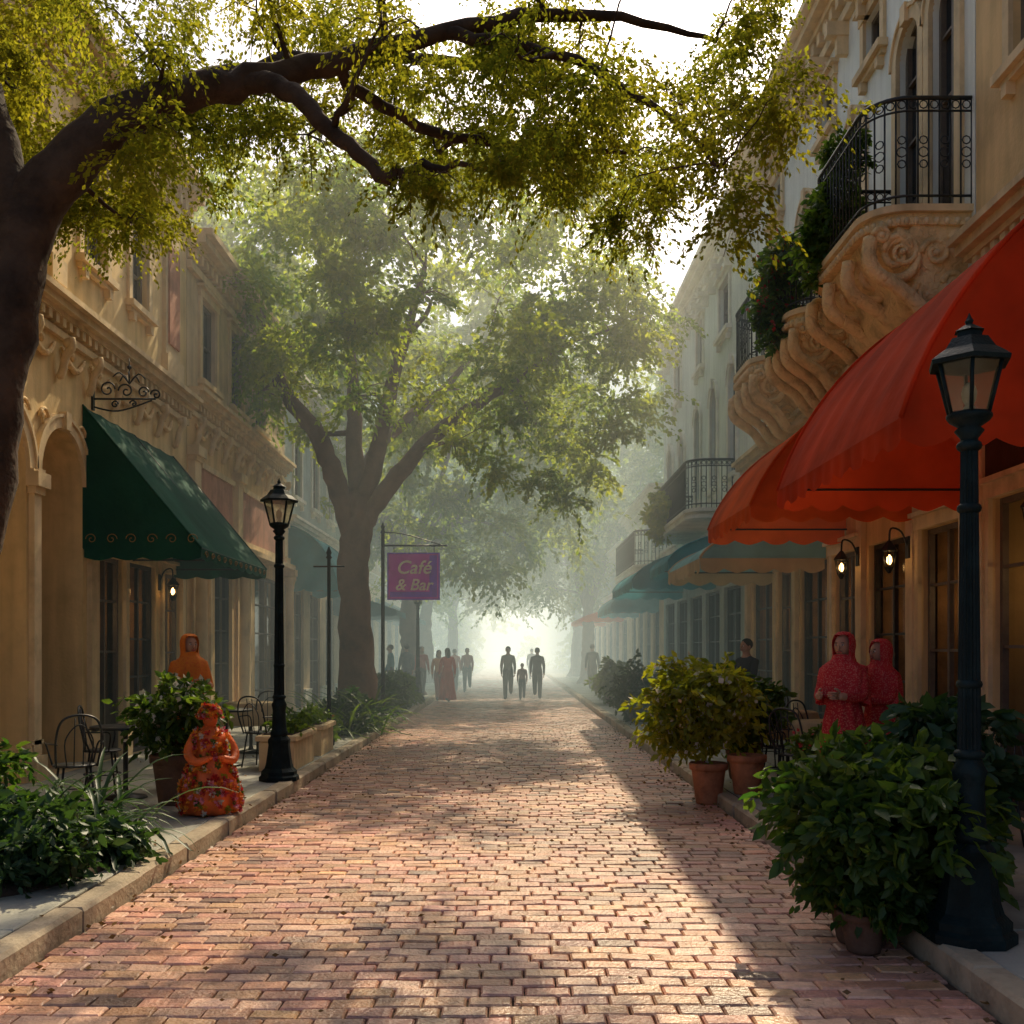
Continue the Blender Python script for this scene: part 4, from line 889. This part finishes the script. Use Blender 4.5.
def person(name,x,y,z,rot,H=1.7,top=(.1,.1,.12),bot=(.05,.05,.07),walk=0,dress=None,scarf=None,hairl='short',arms=0,fingers=True,sleeves='long'):
    tm=fabric('shirt_%.2f_%.2f_%.2f'%top,top); bm=fabric('trousers_%.2f_%.2f_%.2f'%bot,bot)
    if dress: tm=bm=dress
    V=[];E=[];Rd=[];bone=[]
    def nv(p,r,par_=None,kind=None):
        V.append(p); Rd.append(r)
        if par_ is not None: E.append((par_,len(V)-1)); bone.append((par_,len(V)-1,kind))
        return len(V)-1
    pel=nv((0,0,.95),(.15,.125)); wa=nv((0,.0,1.1),(.145,.115),pel,'t'); ch=nv((0,-.01,1.27),(.17,.125),wa,'t'); sh=nv((0,-.01,1.4),(.14,.10),ch,'t')
    nk=nv((0,0,1.475),(.06,.06),sh,'t'); n2=nv((0,.01,1.53),(.055,.058),nk,'k'); h1=nv((0,.02,1.585),(.068,.08),n2,'k'); h2=nv((0,.015,1.645),(.074,.088),h1,'k'); h3=nv((0,.005,1.68),(.05,.06),h2,'k')
    hands=[]
    for s_ in (-1,1):
        ph=walk*s_
        S=nv((.17*s_,-.01,1.39),.07,sh,'t')
        if arms==1: el=(.21*s_,.06,1.14); wr=(.12*s_,.28,1.16)
        else: el=(.215*s_,-.02-.16*ph,1.13); wr=(.215*s_,.06-.30*ph,.90)
        Eb=nv(el,.058,S,'s'); W=nv(wr,.038,Eb,'s' if sleeves=='long' else 'k')
        d=(Vector(wr)-Vector(el)).normalized(); pm=Vector(wr)+d*.075; nv(tuple(pm),(.036,.026),W,'k'); hands.append((pm,d,s_))
        HP=nv((.088*s_,0,.9),.115,pel,'b')
        a=.42*ph; bnd=.35 if ph<0 else .08*abs(ph)*3
        kn=Vector((.088*s_,math.sin(a)*.43,.9-math.cos(a)*.43)); a2=a-bnd*abs(ph)*2
        an=kn+Vector((0,math.sin(a2)*.41,-math.cos(a2)*.41))
        K=nv(tuple(kn),.085,HP,'b'); AN=nv(tuple(an),.065,K,'b'); nv((an.x+.01*s_,an.y+.14,an.z-.03),(.042,.03),AN,'f')
    vs,fs=skinmesh(V,E,Rd,0,1)
    B=np.array([(V[a],V[b]) for a,b,_ in bone]); mb=MB()
    mats={'t':tm,'s':tm,'b':bm,'k':skin,'f':shoe}
    fc=np.array([np.mean([vs[i] for i in f],0) for f in fs])
    a=B[:,0][None];b=B[:,1][None];p=fc[:,None]; ab=b-a; tt=np.clip(((p-a)*ab).sum(2)/((ab**2).sum(2)+1e-9),0,1); dd=np.linalg.norm(p-(a+ab*tt[...,None]),axis=2); idx=dd.argmin(1)
    for m_ in (tm,bm,skin,shoe):
        if m_ not in mb.mats: mb.mats.append(m_)
    mb.v+=vs
    for f,i in zip(fs,idx): mb.f.append(f); mb.m.append(mb.mats.index(mats[bone[i][2]])); mb.s.append(True); mb.tint.append(1)
    if fingers:
        for pm,d,s_ in hands:
            side=Vector((0,1,0)) if abs(d.y)<.6 else Vector((0,0,1)); side=(side-d*side.dot(d)).normalized(); curl=Vector((-s_,0,0)); curl=(curl-d*curl.dot(d)).normalized()
            for k,(o_,l) in enumerate(((.027,.068),(.009,.078),(-.009,.072),(-.026,.056))):
                st=pm+side*o_; p1=st+d*(.03+l*.3); p2=p1+d*l*.35+curl*l*.2; p3=p2+d*l*.2+curl*l*.28
                mb.tube([st,p1,p2,p3],[.0095,.009,.008,.006],skin,6)
            st=pm+side*.03-d*.02; mb.tube([st,st+side*.03+d*.025+curl*.01,st+side*.035+d*.055+curl*.02],[.012,.0105,.008],skin,6)
    mb.ell((0,.02,1.62),(.074,.092,.105),skin,16,12)
    mb.ell((0,.112,1.6),(.014,.022,.026),skin,8,6); mb.ell((0,.106,1.563),(.026,.008,.009),lip,8,6)
    for s_ in (-1,1):
        mb.ell((.03*s_,.098,1.628),(.014,.011,.009),white,8,6); mb.ell((.03*s_,.107,1.628),(.007,.005,.007),hair,8,6); mb.ell((.03*s_,.1,1.647),(.02,.008,.004),hair,8,5); mb.ell((.077*s_,.01,1.61),(.012,.022,.032),skin,8,6)
    if not scarf:
        mb.ell((0,-.008,1.655),(.088,.10,.092),hair,16,10)
        if hairl=='long': mb.ell((0,-.05,1.55),(.095,.07,.16),hair,14,10)
    else:
        prf=[(1.755,.008,.01),(1.748,.05,.06),(1.72,.085,.1),(1.67,.103,.12),(1.62,.106,.124),(1.57,.10,.115),(1.52,.095,.1),(1.475,.11,.1),(1.44,.16,.12),(1.39,.215,.14),(1.30,.235,.155),(1.18,.24,.165),(1.06,.25,.18)]
        n=36; vs=[]
        for k,(zz,rx,ry) in enumerate(prf):
            for j in range(n):
                aa=2*math.pi*j/n; fo=1+(.07*math.sin(aa*9+k*.5) if k>5 else .012*math.sin(aa*5+k))
                dz=.10*max(0,math.sin(aa))*(k/12)**2
                vs.append((rx*math.cos(aa)*fo,-.004+ry*math.sin(aa)*fo,zz+dz))
        ff=[]
        for k in range(len(prf)-1):
            for j in range(n):
                aa=2*math.pi*(j+.5)/n
                if not(math.sin(aa)>.70 and 2<=k<=5): ff.append((k*n+j,k*n+(j+1)%n,(k+1)*n+(j+1)%n,(k+1)*n+j))
        mb.add(vs,ff,scarf,True)
    if dress:
        mb.lathe((0,0,.08),[(.27,0),(.25,.2),(.225,.45),(.2,.7),(.185,.85),(.16,.98),(.16,1.05)],dress,64,fold=.14,nf=11,sy=.85)
    o=mb.obj(name,loc=(x,y,z),rot=rot); k=H/1.74; o.scale=(k,k,k); return o
pr=cloth('patterned_red_silk',(.50,.03,.04),.1,(.6,.2,.14),60); prs=cloth('scarf_red',(.60,.04,.05),.15,(.65,.25,.2),70)
orr=cloth('orange_robe',(.78,.24,.04),.1,(.62,.12,.04),45); 
person('woman_in_red',2.98,9.2,.125,R(140),1.68,dress=pr,scarf=prs,arms=1)
person('woman_in_red',3.42,9.5,.125,R(110),1.62,dress=pr,scarf=prs,arms=1)
person('woman_in_orange',-3.62,11.5,.125,R(-140),1.70,dress=orr,hairl='long',arms=1,scarf=orr)
person('pedestrian',-2.05,32.5,0,R(20),1.72,dress=fabric('rust_dress',(.65,.08,.05)),hairl='long',walk=.5)
person('pedestrian',-2.4,33.6,0,R(200),1.66,(.75,.28,.08),(.35,.08,.06),.4,hairl='long')
person('pedestrian',-1.75,40,0,R(180),1.74,(.4,.12,.1),(.05,.05,.07),.8)
person('pedestrian',-2.3,41,0,R(10),1.7,(.55,.14,.08),(.05,.05,.07),.7)
person('pedestrian',-.13,34,0,R(180),1.78,(.30,.27,.22),(.1,.09,.09),.8)
person('child',.34,34.2,0,R(180),1.22,(.3,.12,.12),(.07,.07,.09),.5)
person('pedestrian',.84,34,0,R(0),1.74,(.05,.05,.07),(.04,.04,.05),.8)
person('pedestrian',1.0,52,0,R(0),1.74,(.1,.1,.1),(.06,.06,.08),.8)
person('pedestrian',-3.4,33,.125,R(30),1.72,(.08,.1,.12),(.05,.05,.07),.3)
person('pedestrian',-3.0,34,.125,R(200),1.66,(.5,.08,.07),(.05,.05,.07),.3,hairl='long')
person('pedestrian',-3.8,32,.125,R(90),1.7,(.1,.25,.3),(.05,.05,.07),.3)
person('pedestrian',2.9,37,.125,R(0),1.74,(.06,.08,.1),(.06,.06,.08),.7)
person('cafe_guest',3.55,15.5,.125,R(120),1.7,(.04,.04,.05),(.04,.04,.05),0,arms=1)
# flower-covered statue of a robed figure
e=par('flower_covered_statue',(-2.83,9.6,.125)); e.rotation_euler[2]=R(-150)
oc=stucco('statue_orange',(.70,.14,.03),.5,6); mb=MB()
prof=[(.21,0),(.27,.03),(.275,.14),(.24,.28),(.195,.42),(.165,.52),(.15,.58),(.16,.66),(.14,.74),(.075,.79),(.05,.82)]
mb.lathe((0,0,0),prof,oc,48,fold=.09,nf=8)
mb.ell((0,.0,.88),(.068,.075,.088),oc,16,12); mb.ell((0,-.02,.915),(.082,.085,.075),M['leafo'],14,10)
mb.ell((0,.075,.875),(.011,.016,.016),oc,8,6)
for s_ in (-1,1):
    mb.ell((.026*s_,.068,.892),(.009,.006,.006),hair,8,5)
    S=smooth([(.13*s_,0,.72),(.21*s_,.05,.58),(.17*s_,.15,.5),(.06*s_,.19,.53)],5); mb.tube(S,list(np.linspace(.055,.03,len(S))),oc,10); mb.ell((.05*s_,.195,.535),(.03,.03,.022),oc,8,6)
mb.obj('figure',e)
M['leafp']=leafmat('flower_pink',(.6,.12,.2),(.75,.3,.35),.2,tm=(1,1,1))
for mt,n in ((M['leafo'],1500),(M['leafr'],1300),(M['leafy'],600),(M['leafw'],500),(M['leafp'],700),(M['leafg'],400)):
    cs=[]
    for i in range(n//9):
        z=random.uniform(.02,.78) if i%5 else random.uniform(.9,1.0); a=random.uniform(0,6.283); r=np.interp(z,[p[1] for p in prof]+[.9,1.0],[p[0] for p in prof]+[.085,.04])+.018
        cs.append((r*math.cos(a),r*math.sin(a),z))
    P=[];D=[]
    for c in cs:
        out=np.array([c[0],c[1],.03]); out/=np.linalg.norm(out)+1e-9; s1=np.cross(out,[0,0,1]); s1/=np.linalg.norm(s1)+1e-9; s2=np.cross(out,s1)
        for k in range(9): b=k*.7; P.append(c); D.append((s1*math.cos(b)+s2*math.sin(b))*1.6+out*.8)
    leaf_obj('blossoms',P,D,.036,mt,e,.7)
